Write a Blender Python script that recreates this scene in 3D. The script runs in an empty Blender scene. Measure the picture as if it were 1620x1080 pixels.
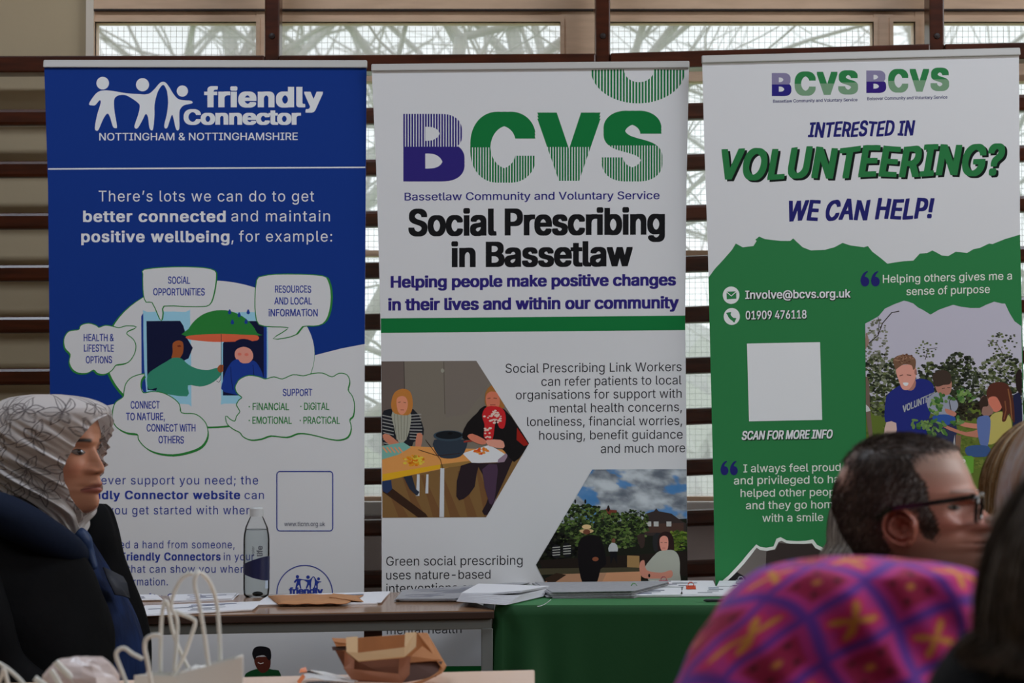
import bpy, bmesh, math, random
import numpy as np
from mathutils import Vector, Matrix
from mathutils.bvhtree import BVHTree
from mathutils import noise as mnoise
from mathutils.geometry import tessellate_polygon, interpolate_bezier, delaunay_2d_cdt
random.seed(7); rng = np.random.default_rng(7)
S = bpy.context.scene
COL = S.collection

# ------------------------------------------------------------------ camera
F = 3825.0                       # focal length in pixels (85 mm on a 36 mm sensor, 1620 px wide)
CAMZ = 1.2
PITCH = math.atan((652 - 540) / F)
cam_d = bpy.data.cameras.new('camera'); cam = bpy.data.objects.new('camera', cam_d); COL.objects.link(cam)
cam_d.lens = 85.0; cam_d.sensor_width = 36.0
cam.location = (0, 0, CAMZ); cam.rotation_euler = (math.pi / 2 + PITCH, 0, 0)
cam_d.clip_start = 0.05; cam_d.clip_end = 300
cam_d.dof.use_dof = True; cam_d.dof.focus_distance = 5.9; cam_d.dof.aperture_fstop = 8.0
S.camera = cam
# ------------------------------------------------------------------ view, world, lights
vs = S.view_settings
S.display_settings.display_device = 'sRGB'
vs.view_transform = 'Standard'; vs.look = 'None'; vs.exposure = 0.0; vs.gamma = 1.0; vs.use_curve_mapping = False
S.cycles.use_denoising = True
S.cycles.max_bounces = 8; S.cycles.transparent_max_bounces = 16
S.cycles.caustics_reflective = False; S.cycles.caustics_refractive = False
S.cycles.sample_clamp_indirect = 4.0
W = bpy.data.worlds.new('overcast_sky'); S.world = W; W.use_nodes = True
nt = W.node_tree; nt.nodes.clear()
wo = nt.nodes.new('ShaderNodeOutputWorld'); bg = nt.nodes.new('ShaderNodeBackground')
tc = nt.nodes.new('ShaderNodeTexCoord'); wn = nt.nodes.new('ShaderNodeTexNoise'); wr = nt.nodes.new('ShaderNodeValToRGB')
wn.inputs['Scale'].default_value = 3.0; wn.inputs['Detail'].default_value = 4
wr.color_ramp.elements[0].position = 0.3; wr.color_ramp.elements[0].color = (0.46, 0.48, 0.50, 1)
wr.color_ramp.elements[1].position = 0.7; wr.color_ramp.elements[1].color = (0.90, 0.95, 1.0, 1)
nt.links.new(tc.outputs['Generated'], wn.inputs['Vector']); nt.links.new(wn.outputs['Fac'], wr.inputs['Fac'])
nt.links.new(wr.outputs['Color'], bg.inputs['Color']); bg.inputs['Strength'].default_value = 2.3
nt.links.new(bg.outputs['Background'], wo.inputs['Surface'])

def area(name, loc, rot, sx, sy, power, color):
    d = bpy.data.lights.new(name, 'AREA'); d.shape = 'RECTANGLE'; d.size = sx; d.size_y = sy
    d.energy = power; d.color = color
    o = bpy.data.objects.new(name, d); COL.objects.link(o); o.location = loc; o.rotation_euler = rot
    return o
LC = (1.0, 1.11, 1.28)
area('hall_lamp', (-1.6, 4.6, 3.95), (0, 0, 0), 1.6, 0.35, 35, LC)
area('hall_lamp', (1.9, 4.6, 3.95), (0, 0, 0), 1.6, 0.35, 35, LC)
area('hall_lamp', (-1.6, 1.2, 3.95), (0, 0, 0), 1.6, 0.35, 11, LC)
area('hall_lamp', (1.9, 1.2, 3.95), (0, 0, 0), 1.6, 0.35, 11, LC)
# unseen fill light by the right-hand wall, added to brighten the faces
area('side_fill_light', (4.85, 3.2, 2.7), (0, math.radians(78), 0), 1.3, 3.6, 85, (0.96, 0.98, 1.0))

# ------------------------------------------------------------------ helpers
def ray(px, py):
    x = (px - 810) / F; y = (540 - py) / F
    c, s = math.cos(PITCH), math.sin(PITCH)
    return Vector((x, c - s * y, s + c * y))
def P(px, py, Y):
    d = ray(px, py); return Vector((d.x * Y / d.y, Y, CAMZ + d.z * Y / d.y))
def PZ(px, py, z):
    d = ray(px, py); t = (z - CAMZ) / d.z; return Vector((d.x * t, d.y * t, z))
def proj(v):
    c, s = math.cos(PITCH), math.sin(PITCH)
    y = v[1] * c + (v[2] - CAMZ) * s; z = -v[1] * s + (v[2] - CAMZ) * c
    return 810 + F * v[0] / y, 540 - F * z / y
def lin(c):
    c = c / 255.0
    return c / 12.92 if c <= 0.04045 else ((c + 0.055) / 1.055) ** 2.4
def L(r, g, b): return (lin(r), lin(g), lin(b), 1.0)
WREF = (161, 162, 170)
KX = [0, 30, 60, 100, 130, 160, 190, 215, 255]; KY = [0, 20, 42, 80, 98, 124, 161, 190, 220]
def K(r, g, b):                    # ink colour on the white sheets
    return KM(*np.interp((r, g, b), KX, KY))
def O(r, g, b, e=0.45):            # paint colour from the brightness seen under irradiance e
    return tuple(min(.9, lin(v) / e) for v in (r, g, b)) + (1.0,)
def KM(r, g, b):
    return tuple(min(0.9, 0.80 * lin(v) / lin(w)) for v, w in zip((r, g, b), WREF)) + (1.0,)

MATS = {}
def mat(name, color=None, rough=0.6, attr=None, noise=None, bump=None, metallic=0.0, spec=0.5, sheen=0.0, trans=0.0, coat=0.0, sss=0.0, tint=None):
    if name in MATS: return MATS[name]
    m = bpy.data.materials.new(name); m.use_nodes = True; n = m.node_tree; b = n.nodes['Principled BSDF']
    b.inputs['Roughness'].default_value = rough; b.inputs['Metallic'].default_value = metallic
    b.inputs['Specular IOR Level'].default_value = spec
    if sheen: b.inputs['Sheen Weight'].default_value = sheen
    if sheen and tint: b.inputs['Sheen Tint'].default_value = tint
    if trans: b.inputs['Transmission Weight'].default_value = trans
    if coat: b.inputs['Coat Weight'].default_value = coat; b.inputs['Coat Roughness'].default_value = 0.15
    if sss:
        b.inputs['Subsurface Weight'].default_value = sss; b.inputs['Subsurface Radius'].default_value = (0.01, 0.004, 0.002); b.inputs['Subsurface Scale'].default_value = 0.6
    if color: b.inputs['Base Color'].default_value = color
    src = None
    if attr:
        a = n.nodes.new('ShaderNodeVertexColor'); a.layer_name = attr; src = a.outputs['Color']
    if noise or bump: g = n.nodes.new('ShaderNodeTexCoord')
    if noise:                      # (scale, stretch xyz, amount, second colour)
        sc, st, amt, c2 = noise
        mp = n.nodes.new('ShaderNodeMapping'); mp.inputs['Scale'].default_value = st
        tx = n.nodes.new('ShaderNodeTexNoise'); tx.inputs['Scale'].default_value = sc; tx.inputs['Detail'].default_value = 5
        n.links.new(g.outputs['Object'], mp.inputs['Vector']); n.links.new(mp.outputs[0], tx.inputs['Vector'])
        rp = n.nodes.new('ShaderNodeValToRGB'); rp.color_ramp.elements[0].position = 0.35; rp.color_ramp.elements[1].position = 0.65
        n.links.new(tx.outputs['Fac'], rp.inputs['Fac'])
        mu = n.nodes.new('ShaderNodeMath'); mu.operation = 'MULTIPLY'; mu.inputs[1].default_value = amt; n.links.new(rp.outputs['Color'], mu.inputs[0])
        mx = n.nodes.new('ShaderNodeMix'); mx.data_type = 'RGBA'
        n.links.new(mu.outputs[0], mx.inputs[0])
        if src: n.links.new(src, mx.inputs[6])
        else: mx.inputs[6].default_value = color
        mx.inputs[7].default_value = c2; src = mx.outputs[2]
    if src: n.links.new(src, b.inputs['Base Color'])
    if bump:                       # (scale, stretch, strength, distance)
        sc, st, stren, dist = bump
        mp = n.nodes.new('ShaderNodeMapping'); mp.inputs['Scale'].default_value = st
        tx = n.nodes.new('ShaderNodeTexNoise'); tx.inputs['Scale'].default_value = sc; tx.inputs['Detail'].default_value = 4
        bp = n.nodes.new('ShaderNodeBump'); bp.inputs['Strength'].default_value = stren; bp.inputs['Distance'].default_value = dist
        n.links.new(g.outputs['Object'], mp.inputs['Vector']); n.links.new(mp.outputs[0], tx.inputs['Vector'])
        n.links.new(tx.outputs['Fac'], bp.inputs['Height']); n.links.new(bp.outputs['Normal'], b.inputs['Normal'])
    MATS[name] = m
    return m

class MB:
    def __init__(s): s.v = []; s.f = []; s.c = []
    def add(s, vs, fs, col=None):
        o = len(s.v); s.v += [tuple(v) for v in vs]; s.f += [tuple(i + o for i in f) for f in fs]
        s.c += [col] * len(vs)
        return s
    def box(s, a, b, col=None):
        x0, y0, z0 = a; x1, y1, z1 = b
        vs = [(x, y, z) for x in (x0, x1) for y in (y0, y1) for z in (z0, z1)]
        return s.add(vs, [(0, 1, 3, 2), (4, 6, 7, 5), (0, 4, 5, 1), (2, 3, 7, 6), (0, 2, 6, 4), (1, 5, 7, 3)], col)
    def hexa(s, p, col=None):       # 8 points: bottom 4 (ccw) then top 4
        return s.add(p, [(3, 2, 1, 0), (4, 5, 6, 7), (0, 1, 5, 4), (1, 2, 6, 5), (2, 3, 7, 6), (3, 0, 4, 7)], col)
    def beam(s, a, b, w, h, up=(0, 0, 1), col=None):
        a = Vector(a); b = Vector(b); d = (b - a).normalized(); up = Vector(up); r = d.cross(up).normalized() * w / 2; u = r.cross(d).normalized() * h / 2
        return s.hexa([a - r - u, b - r - u, b + r - u, a + r - u, a - r + u, b - r + u, b + r + u, a + r + u], col)
    def tube(s, pts, r, n=8, col=None, cap=True):
        pts = [Vector(p) for p in pts]; m = len(pts)
        rs = r if isinstance(r, (list, tuple)) else [r] * m
        d0 = (pts[1] - pts[0]).normalized(); ref = Vector((0, 0, 1)) if abs(d0.z) < 0.9 else Vector((1, 0, 0))
        nrm = d0.cross(ref).normalized(); vs = []
        for i, p in enumerate(pts):
            d = (pts[min(i + 1, m - 1)] - pts[max(i - 1, 0)]).normalized()
            nrm = (nrm - d * nrm.dot(d)).normalized(); bn = d.cross(nrm)
            for k in range(n):
                a = 2 * math.pi * k / n; vs.append(p + (nrm * math.cos(a) + bn * math.sin(a)) * rs[i])
        fs = [(i * n + k, i * n + (k + 1) % n, (i + 1) * n + (k + 1) % n, (i + 1) * n + k) for i in range(m - 1) for k in range(n)]
        if cap: fs += [tuple(range(n - 1, -1, -1)), tuple((m - 1) * n + k for k in range(n))]
        return s.add(vs, fs, col)
    def ell(s, c, r, nu=20, nv=12, col=None, M=None):
        vs = []
        for j in range(nv + 1):
            t = math.pi * j / nv
            for i in range(nu):
                a = 2 * math.pi * i / nu
                p = Vector((r[0] * math.sin(t) * math.cos(a), r[1] * math.sin(t) * math.sin(a), r[2] * math.cos(t)))
                if M: p = M @ p
                vs.append(p + Vector(c))
        fs = [(j * nu + i, (j + 1) * nu + i, (j + 1) * nu + (i + 1) % nu, j * nu + (i + 1) % nu) for j in range(nv) for i in range(nu)]
        return s.add(vs, fs, col)
    def lathe(s, prof, c, n=32, col=None):
        vs = [(c[0] + r * math.cos(2 * math.pi * k / n), c[1] + r * math.sin(2 * math.pi * k / n), c[2] + z) for r, z in prof for k in range(n)]
        m = len(prof)
        fs = [(i * n + k, i * n + (k + 1) % n, (i + 1) * n + (k + 1) % n, (i + 1) * n + k) for i in range(m - 1) for k in range(n)]
        return s.add(vs, fs, col)
    def grid(s, pts, col=None, wrap=False):   # pts[row][col]
        R = len(pts); Cn = len(pts[0]); o = [p for r in pts for p in r]
        fs = [(i * Cn + j, i * Cn + (j + 1) % Cn, (i + 1) * Cn + (j + 1) % Cn, (i + 1) * Cn + j) for i in range(R - 1) for j in range(Cn if wrap else Cn - 1)]
        return s.add(o, fs, col)
    def build(s, name, m, parent=None, smooth=False, solid=0, bevel=0, sub=0, remesh=0, sm_it=0):
        me = bpy.data.meshes.new(name); me.from_pydata(s.v, [], s.f); me.update()
        if any(c is not None for c in s.c):
            ca = me.color_attributes.new('Col', 'FLOAT_COLOR', 'POINT')
            arr = np.ones((len(s.v), 4), np.float32)
            for i, c in enumerate(s.c):
                if c is not None: arr[i, :3] = c[:3]
            ca.data.foreach_set('color', arr.ravel())
        me.materials.append(m)
        if smooth: me.shade_smooth()
        o = bpy.data.objects.new(name, me); COL.objects.link(o)
        if remesh:
            q = o.modifiers.new('r', 'REMESH'); q.mode = 'VOXEL'; q.voxel_size = remesh; q.use_smooth_shade = True
        if sm_it:
            q = o.modifiers.new('s', 'SMOOTH'); q.iterations = sm_it; q.factor = 0.5
        if bevel:
            q = o.modifiers.new('b', 'BEVEL'); q.width = bevel; q.segments = 2; q.limit_method = 'ANGLE'
        if solid:
            q = o.modifiers.new('t', 'SOLIDIFY'); q.thickness = solid; q.offset = 0
        if sub:
            q = o.modifiers.new('u', 'SUBSURF'); q.levels = sub; q.render_levels = sub
        if remesh or sm_it or bevel or solid or sub: bake(o)
        if parent: o.parent = parent; o.matrix_parent_inverse = parent.matrix_world.inverted() if False else Matrix.Translation(-Vector(parent.location))
        return o
def bake(o):
    dg = bpy.context.evaluated_depsgraph_get(); dg.update()
    me = bpy.data.meshes.new_from_object(o.evaluated_get(dg)); o.modifiers.clear(); old = o.data; o.data = me; me.name = o.name
    bpy.data.meshes.remove(old)
def tag(o, label=None, cat=None, group=None, kind=None):
    if label: o['label'] = label
    if cat: o['category'] = cat
    if group: o['group'] = group
    if kind: o['kind'] = kind
    return o
def empty(name, loc, label=None, cat=None, group=None):
    o = bpy.data.objects.new(name, None); COL.objects.link(o); o.location = loc; o.empty_display_size = 0.05
    return tag(o, label, cat, group)
def struct(o): o['kind'] = 'structure'; return o
def smoothpoly(pts, n=4, closed=True):      # Catmull-Rom
    out = []; N = len(pts)
    rngi = range(N) if closed else range(N - 1)
    for i in rngi:
        g = (lambda k: pts[k % N]) if closed else (lambda k: pts[max(0, min(N - 1, k))])
        p0, p1, p2, p3 = g(i - 1), g(i), g(i + 1), g(i + 2)
        for k in range(n):
            t = k / n
            out.append(tuple(0.5 * (2 * b + (c - a) * t + (2 * a - 5 * b + 4 * c - d) * t * t + (3 * b - a - 3 * c + d) * t ** 3) for a, b, c, d in zip(p0, p1, p2, p3)))
    if not closed: out.append(tuple(pts[-1]))
    return out
# ------------------------------------------------------------------ the room
WY = 7.0            # wall plane
cream = mat('cream_wall_paint', O(134, 121, 98), 0.8, noise=(2.0, (1, 1, 1), 0.35, O(124, 110, 87)), bump=(60, (1, 1, 1), 0.15, 0.002))
pinkish = mat('lower_wall_paint', O(168, 156, 154), 0.8, noise=(3.0, (1, 1, 1), 0.4, O(154, 144, 142)))
frame_m = mat('window_frame_paint', O(158, 134, 112), 0.55, noise=(9.0, (1, 1, 6), 0.5, O(140, 116, 94)), bump=(30, (1, 1, 1), 0.2, 0.002))
floor_m = mat('hall_floor_wood', L(120, 84, 58), 0.35, noise=(3.0, (12, 1, 1), 0.6, L(92, 60, 40)))
wood_m = mat('varnished_brown_wood', L(78, 34, 15), 0.3, noise=(14.0, (0.6, 4, 4), 0.7, L(44, 19, 8)), coat=0.3, spec=.35)
def wx(px, Y=WY): return (px - 810) / F * Y
def wz(py, Y=WY): return P(810, py, Y).z
X0, X1, ZT = -4.2, 5.0, 4.2
xa = wx(135)                       # left jamb of the glazing
zs = wz(792)                       # sill level
zw = 3.1                           # head of glazing
struct(MB().box((X0, -5, -0.1), (X1, WY, 0)).build('floor', floor_m))
struct(MB().box((X0, -5, ZT), (X1, WY + .2, ZT + 0.1)).build('ceiling', mat('ceiling_paint', L(215, 212, 205), 0.9)))
struct(MB().box((X0 - .1, -5, 0), (X0, WY, ZT)).build('wall_left', cream))
struct(MB().box((X1, -5, 0), (X1 + .1, WY, ZT)).build('wall_right', cream))
struct(MB().box((X0, -5.1, 0), (X1, -5, ZT)).build('wall_rear', cream))
b = MB().box((X0, WY, 0), (xa, WY + .2, ZT)).box((xa, WY, zw), (X1, WY + .2, ZT)).box((wx(1975), WY, 0), (X1, WY + .2, zw))
struct(b.build('wall_back', cream))
struct(MB().box((xa, WY + .02, 0), (X1, WY + .2, zs - .04)).build('wall_below_windows', pinkish)).name = 'wall_sill'
struct(MB().box((X0, -5, 0), (X0 + .02, WY, .1)).build('baseboard_left', wood_m))
# windows: each bay is frame + panes + wire screen
def pane_glass(name, dirt):
    g = bpy.data.materials.new(name); g.use_nodes = True; n = g.node_tree; n.nodes.clear()
    o_ = n.nodes.new('ShaderNodeOutputMaterial'); mx_ = n.nodes.new('ShaderNodeMixShader'); m2 = n.nodes.new('ShaderNodeMixShader'); tr = n.nodes.new('ShaderNodeBsdfTransparent'); gl = n.nodes.new('ShaderNodeBsdfGlossy'); tl = n.nodes.new('ShaderNodeBsdfTranslucent')
    gl.inputs['Roughness'].default_value = .05; tr.inputs['Color'].default_value = (.98, .985, .985, 1); tl.inputs['Color'].default_value = (.85, .86, .86, 1)
    mx_.inputs[0].default_value = .05; m2.inputs[0].default_value = dirt
    n.links.new(tr.outputs[0], m2.inputs[1]); n.links.new(tl.outputs[0], m2.inputs[2]); n.links.new(m2.outputs[0], mx_.inputs[1]); n.links.new(gl.outputs[0], mx_.inputs[2]); n.links.new(mx_.outputs[0], o_.inputs['Surface'])
    return g
glass = pane_glass('window_glass', .22); lens_glass = pane_glass('lens_glass', .0)
wire_m = mat('screen_wire', L(150, 155, 155), 0.5, metallic=0.3)
dark_m = mat('dark_gap', L(50, 40, 36), 0.8)
z_head0, z_pane1, z_pane0, z_tr = wz(34), wz(35), wz(90), wz(112)
bays = [(135, [(148, 404)], 421, True), (421, [(438, 887)], 942, True), (942, [(953, 1384), (1415, 1450)], 1470, True), (1470, [(1487, 1960)], 1975, True)]
for i, (l, panes, r, _) in enumerate(bays):
    root = empty('window_%d' % (i + 1), (wx((l + r) / 2), WY + .06, zs)); struct(root)
    fb = MB(); y0, y1 = WY - .005, WY + .07
    xs = [wx(l)] + [wx(v) for p_ in panes for v in p_] + [wx(r)]
    for k in range(0, len(xs), 2): fb.box((xs[k], y0, zs), (xs[k + 1], y1, zw))
    k0 = fb
    fb.box((wx(l), y0 + .002, z_pane1), (wx(r), y1 - .002, z_pane1 + .03))
    fb.box((wx(l), y0 - .012, z_pane1 + .036), (wx(r), y1 - .004, z_pane1 + .10))
    fb.box((wx(l), y0 + .002, z_tr - .03), (wx(r), y1 - .002, z_pane0))
    fb.box((wx(l), y0 + .002, wz(405)), (wx(r), y1 - .002, wz(396)))
    fb.box((wx(l), y0 + .002, zs), (wx(r), y1 - .002, zs + .012))
    fb.box((wx(l), y0 + .002, zw - .05), (wx(r), y1 - .002, zw))
    fb.build('window_frame', frame_m, root)
    # inner stepped casement round each upper pane
    for a_, b_ in panes:
        cb = MB(); xa_, xb_ = wx(a_), wx(b_); t = .011
        cb.box((xa_ - t, y0 - .006, z_pane0 - .006), (xa_, y0 + .02, z_pane1 + t)).box((xb_, y0 - .006, z_pane0 - .006), (xb_ + t, y0 + .02, z_pane1 + t)).box((xa_, y0 - .006, z_pane1), (xb_, y0 + .02, z_pane1 + t)).box((xa_, y0 - .006, z_pane0 - .006), (xb_, y0 + .02, z_pane0))
        cb.build('casement', frame_m, root)
        pb = MB().box((xa_, WY + .03, z_pane0), (xb_, WY + .034, z_pane1)).box((xa_, WY + .03, zs), (xb_, WY + .034, z_tr - .03)).box((xa_, WY + .03, z_pane1 + .1), (xb_, WY + .034, zw - .05))
        pb.build('pane', glass, root)
        if b_ - a_ > 60:
            wb = MB(); x = xa_; yw = WY + .085
            while x < xb_: wb.box((x, yw, zs), (x + .0011, yw + .001, z_pane1)); x += .0172
            z = zs
            while z < z_pane1: wb.box((xa_, yw + .001, z), (xb_, yw + .002, z + .0011)); z += .0172
            tag(wb.build('wire_screen', wire_m, root), kind='stuff')
    MB().box((wx(l) + .005, y0 - .0135, z_pane1 + .0305), (wx(r) - .005, y0 - .0, z_pane1 + .0355)).build('frame_gap', dark_m, root)
struct(MB().box((xa, WY - .07, zs - .04), (X1, WY + .07, zs)).build('trim_1', mat('white_sill_paint', O(165, 160, 158), .5), bevel=.004))
# white strip beside the left jamb
struct(MB().box((xa, WY - .02, zs), (xa + .022, WY + .01, zw)).build('trim_2', mat('white_jamb_paint', O(160, 152, 140), .5)))

# ------------------------------------------------------------------ wall bars: posts carry rails
BY = 6.86
def bx(px): return (px - 810) / F * BY
def bz(py): return P(810, py, BY).z
PX = [-115, 419, 942, 1470, 1985]
rowsL = lambda k: 187 + 81.7 * (k - 1)
sections = [  # y at left end / right end of rail k in the photograph's rows
    (lambda k: 105 + 81.9 * k, lambda k: 104 + 81.5 * k),
    (lambda k: 104 + 81.5 * k, lambda k: 101 + 80.6 * k),
    (lambda k: 100.5 + 80.4 * k, lambda k: 86 + 79.8 * k),
    (lambda k: 86 + 79.8 * k, lambda k: 78 + 79.4 * k)]
sec_label = ['varnished brown wall bars behind the blue banner, reaching the left edge',
             'varnished brown wall bars seen in the gap between the blue banner and the middle banner',
             'varnished brown wall bars right of the middle banner, lowest rails by the green tablecloth',
             'varnished brown wall bars behind the right edge of the volunteering banner']
for i in range(4):
    xl, xr = bx(PX[i]), bx(PX[i + 1])
    root = empty('wall_bars', ((xl + xr) / 2, BY, 0), sec_label[i], 'wall bars', 'wall bar sections')
    top = 3.2
    post = MB().box((xl - .0, BY - .035, 0), (xl + .042, BY + .055, top)); post.build('post', wood_m, root, bevel=.004)
    bolt = MB().lathe([(0, -.0), (.009, 0), (.008, .004), (0, .005)], (0, 0, 0), 12)
    bolt.v = [(v[0] + xl + .021, BY - .035 - v[2], v[1] + bz(60)) for v in bolt.v]
    bolt.build('bolt', mat('bolt_dark', L(40, 26, 22), .4), root)
    for k in range(0, 14):
        za, zb = bz(sections[i][0](k)), bz(sections[i][1](k))
        hh = .024
        if k == 0: d0, d1, hh = BY - .045, BY + .05, .0235
        else: d0, d1 = BY - .022, BY + .022
        rb = MB().hexa([(xl + .042, d0, za - hh), (xr, d0, zb - hh), (xr, d1, zb - hh), (xl + .042, d1, za - hh), (xl + .042, d0, za + hh), (xr, d0, zb + hh), (xr, d1, zb + hh), (xl + .042, d1, za + hh)])
        rb.build('rail', wood_m, root, bevel=.010 if k else .004, smooth=False)

# ------------------------------------------------------------------ outdoors
grass_m = mat('outdoor_grass', L(172, 190, 150), .9, noise=(2.5, (1, 1, 1), .7, L(150, 172, 128)))
struct(MB().box((-40, WY + .25, -.35), (40, 70, -.3)).build('ground', grass_m)).name = 'ground'
bark_m = mat('tree_bark', L(142, 139, 134), .9, noise=(5, (1, 1, 3), .7, L(166, 163, 156)))
def tree(px, Y, r, hgt, lean, seed, label):
    rnd = random.Random(seed); base = Vector(((px - 810) / F * Y, Y, -.3)); mb = MB()
    def br(p, d, ln, r, dep):
        pts = [p]; rs = [r]; nseg = 5
        for k in range(nseg):
            d = (d + Vector((rnd.gauss(0, .16), rnd.gauss(0, .1), rnd.gauss(0.02, .12)))).normalized()
            p = p + d * ln / nseg; pts.append(p); rs.append(r * (1 - .55 * (k + 1) / nseg))
            if dep > 0 and (k > 0 or dep < 3):
                for q in range(1 if dep < 3 else 2):
                    a = rnd.uniform(0, 6.28); side = Vector((math.cos(a), math.sin(a) * .6, rnd.uniform(-.15, .6)))
                    br(p, (d * .5 + side).normalized(), ln * rnd.uniform(.45, .7), rs[-1] * .6, dep - 1)
        mb.tube(pts, rs, 6 if r > .02 else 4, cap=False)
    br(base, Vector((lean, 0, 1)).normalized(), hgt, r, 3)
    return tag(mb.build('bare_tree', bark_m, smooth=True), label, 'tree')
tree(262, 11, .075, 3.6, .30, 3, 'bare tree with a leaning trunk beyond the left upper window')
tree(385, 18, .17, 5.0, -.10, 5, 'thick bare trunk beyond the right end of the left upper window')
tree(480, 23, .15, 6.0, .08, 11, 'bare tree beyond the left end of the second upper window')
tree(865, 14, .09, 4.5, .05, 14, 'bare tree beyond the right end of the second upper window')
tree(1160, 20, .08, 5.0, .25, 31, 'bare tree beyond the third upper window over the middle banner')
tree(1600, 15, .06, 4.0, -.2, 41, 'bare tree beyond the upper window at the right edge')
hb = MB()
for k in range(2600):
    x = random.uniform(-16, 16); Y = random.uniform(26, 30); z = random.uniform(-.3, 1.6 + 1.0 * math.sin(x * .8) + .7 * math.sin(x * 2.1)); s_ = random.uniform(.15, .5)
    a = random.uniform(0, 6.28)
    vs = [Vector((x, Y, z)) + Vector((math.cos(a + t) * s_, random.uniform(-.2, .2), math.sin(a + t) * s_)) for t in (0, 1.6, 3.1, 4.7)]
    hb.add(vs, [(0, 1, 2, 3)])
tag(hb.build('distant_hedge', mat('distant_foliage', L(192, 190, 188), .9, noise=(.6, (1, 1, 1), .8, L(210, 212, 210)))), 'hazy grey green thicket far beyond the windows', 'hedge', kind='stuff')
# ------------------------------------------------------------------ printed roller banners
vinyl = mat('banner_print', None, 0.7, attr='Col', bump=(2.2, (1, 1, .6), 0.3, 0.02), spec=0.12)
rail_m = mat('silver_rail', O(132, 130, 126), 0.5)
class Sheet:
    """one hanging sheet: a plane through x0 at depth Y0, turned by yaw and leaning forward by lean"""
    def __init__(s, root, Y0, xc, yaw=0.0, lean=0.0):
        s.root = root; s.p0 = Vector((xc, Y0, CAMZ)); s.n = Vector((yaw, -1, lean)).normalized(); s.k = 0
    def at(s, px, py, off=0.0):
        d = ray(px, py); o = Vector((0, 0, CAMZ)); t = (s.p0 - o).dot(s.n) / d.dot(s.n)
        return o + d * (t - off)
def clip_convex(poly, reg):
    for i in range(len(reg)):
        (ax, ay), (bx_, by_) = reg[i], reg[(i + 1) % len(reg)]; out = []
        f = lambda p: (bx_ - ax) * (p[1] - ay) - (by_ - ay) * (p[0] - ax)
        for k in range(len(poly)):
            p, q = poly[k], poly[(k + 1) % len(poly)]; a, b = f(p), f(q)
            if a >= 0: out.append(p)
            if (a > 0) != (b > 0) and a != b: t = a / (a - b); out.append(tuple(u + (v - u) * t for u, v in zip(p, q)))
        poly = out
        if len(poly) < 3: return []
    return poly
class Print:
    def __init__(s, sh, clip=None): s.sh = sh; s.mb = MB(); s.mb_pts = []; s.clip = clip
    def tris(s, pts2, tris, col):
        s.sh.k += 1; off = .0002 + s.sh.k * 7e-6
        cols = col if isinstance(col, list) else None
        if s.clip:
            V, T_, C_ = [], [], []
            for t in tris:
                q = clip_convex([tuple(pts2[i][:2]) + tuple((cols[i] if cols else col)[:3]) for i in t], s.clip)
                if len(q) > 2: T_.append(tuple(range(len(V), len(V) + len(q)))); V += [p[:2] for p in q]; C_ += [p[2:5] for p in q]
            pts2, tris, cols = V, T_, C_
            if not tris: return
        o = len(s.mb.v)
        s.mb.v += [tuple(s.sh.at(p[0], p[1], off + (p[2] * 2e-6 if len(p) > 2 else 0))) for p in pts2]; s.mb.f += [tuple(i + o for i in t) for t in tris]
        s.mb.c += cols if cols else [col] * len(pts2)
    def poly(s, pts, col, smooth=0):
        if smooth: pts = smoothpoly(pts, smooth)
        t = tessellate_polygon([[Vector((x, y, 0)) for x, y in pts]])
        s.tris(pts, [q for q in t], col)
    def ell(s, cx, cy, rx, ry, col, n=28, rot=0):
        c_, s_ = math.cos(rot), math.sin(rot)
        pts = [(cx + rx * math.cos(a) * c_ - ry * math.sin(a) * s_, cy + rx * math.cos(a) * s_ + ry * math.sin(a) * c_) for a in [2 * math.pi * i / n for i in range(n)]]
        s.tris(pts, [(0, i, i + 1) for i in range(1, n - 1)], col)
    def rect(s, x0, y0, x1, y1, col): s.poly([(x0, y0), (x1, y0), (x1, y1), (x0, y1)], col)
    def line(s, pts, w, col, closed=False, smooth=0):
        if smooth: pts = smoothpoly(pts, smooth, closed)
        N = len(pts); A = []; B = []
        ws = w if callable(w) else (lambda t: w)
        for i in range(N):
            a = pts[(i - 1) % N] if closed or i else pts[0]; b = pts[(i + 1) % N] if closed or i < N - 1 else pts[-1]
            dx, dy = b[0] - a[0], b[1] - a[1]; l = math.hypot(dx, dy) or 1; h = ws(i / N) / 2
            A.append((pts[i][0] - dy / l * h, pts[i][1] + dx / l * h)); B.append((pts[i][0] + dy / l * h, pts[i][1] - dx / l * h))
        q = [(i, (i + 1) % N, N + (i + 1) % N, N + i) for i in range(N if closed else N - 1)]
        s.tris(A + B, q, col)
    def gridfill(s, x0, y0, x1, y1, nx, ny, fn, inside=None):
        pts = []; cols = []; fs = []
        for j in range(ny + 1):
            for i in range(nx + 1):
                x = x0 + (x1 - x0) * i / nx; y = y0 + (y1 - y0) * j / ny; pts.append((x, y)); cols.append(fn(x, y))
        for j in range(ny):
            for i in range(nx):
                a = j * (nx + 1) + i; fs.append((a, a + 1, a + nx + 2, a + nx + 1))
        s.tris(pts, fs, cols)
    def build(s, name, parent=None): return s.mb.build(name, vinyl, parent or s.sh.root)
def clip_tri(tri, axis, lo, hi):
    def half(pts, k, sgn):
        out = []
        for i in range(len(pts)):
            a, b = pts[i], pts[(i + 1) % len(pts)]; da, db = sgn * (a[axis] - k), sgn * (b[axis] - k)
            if da >= 0: out.append(a)
            if (da > 0) != (db > 0) and da != db:
                t = da / (da - db); out.append((a[0] + (b[0] - a[0]) * t, a[1] + (b[1] - a[1]) * t) + tuple(a[2:]))
        return out
    p = half(tri, lo, 1)
    if len(p) > 2: p = half(p, hi, -1)
    return p if len(p) > 2 else None
_cache = {}
import os
FONT = None
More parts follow.
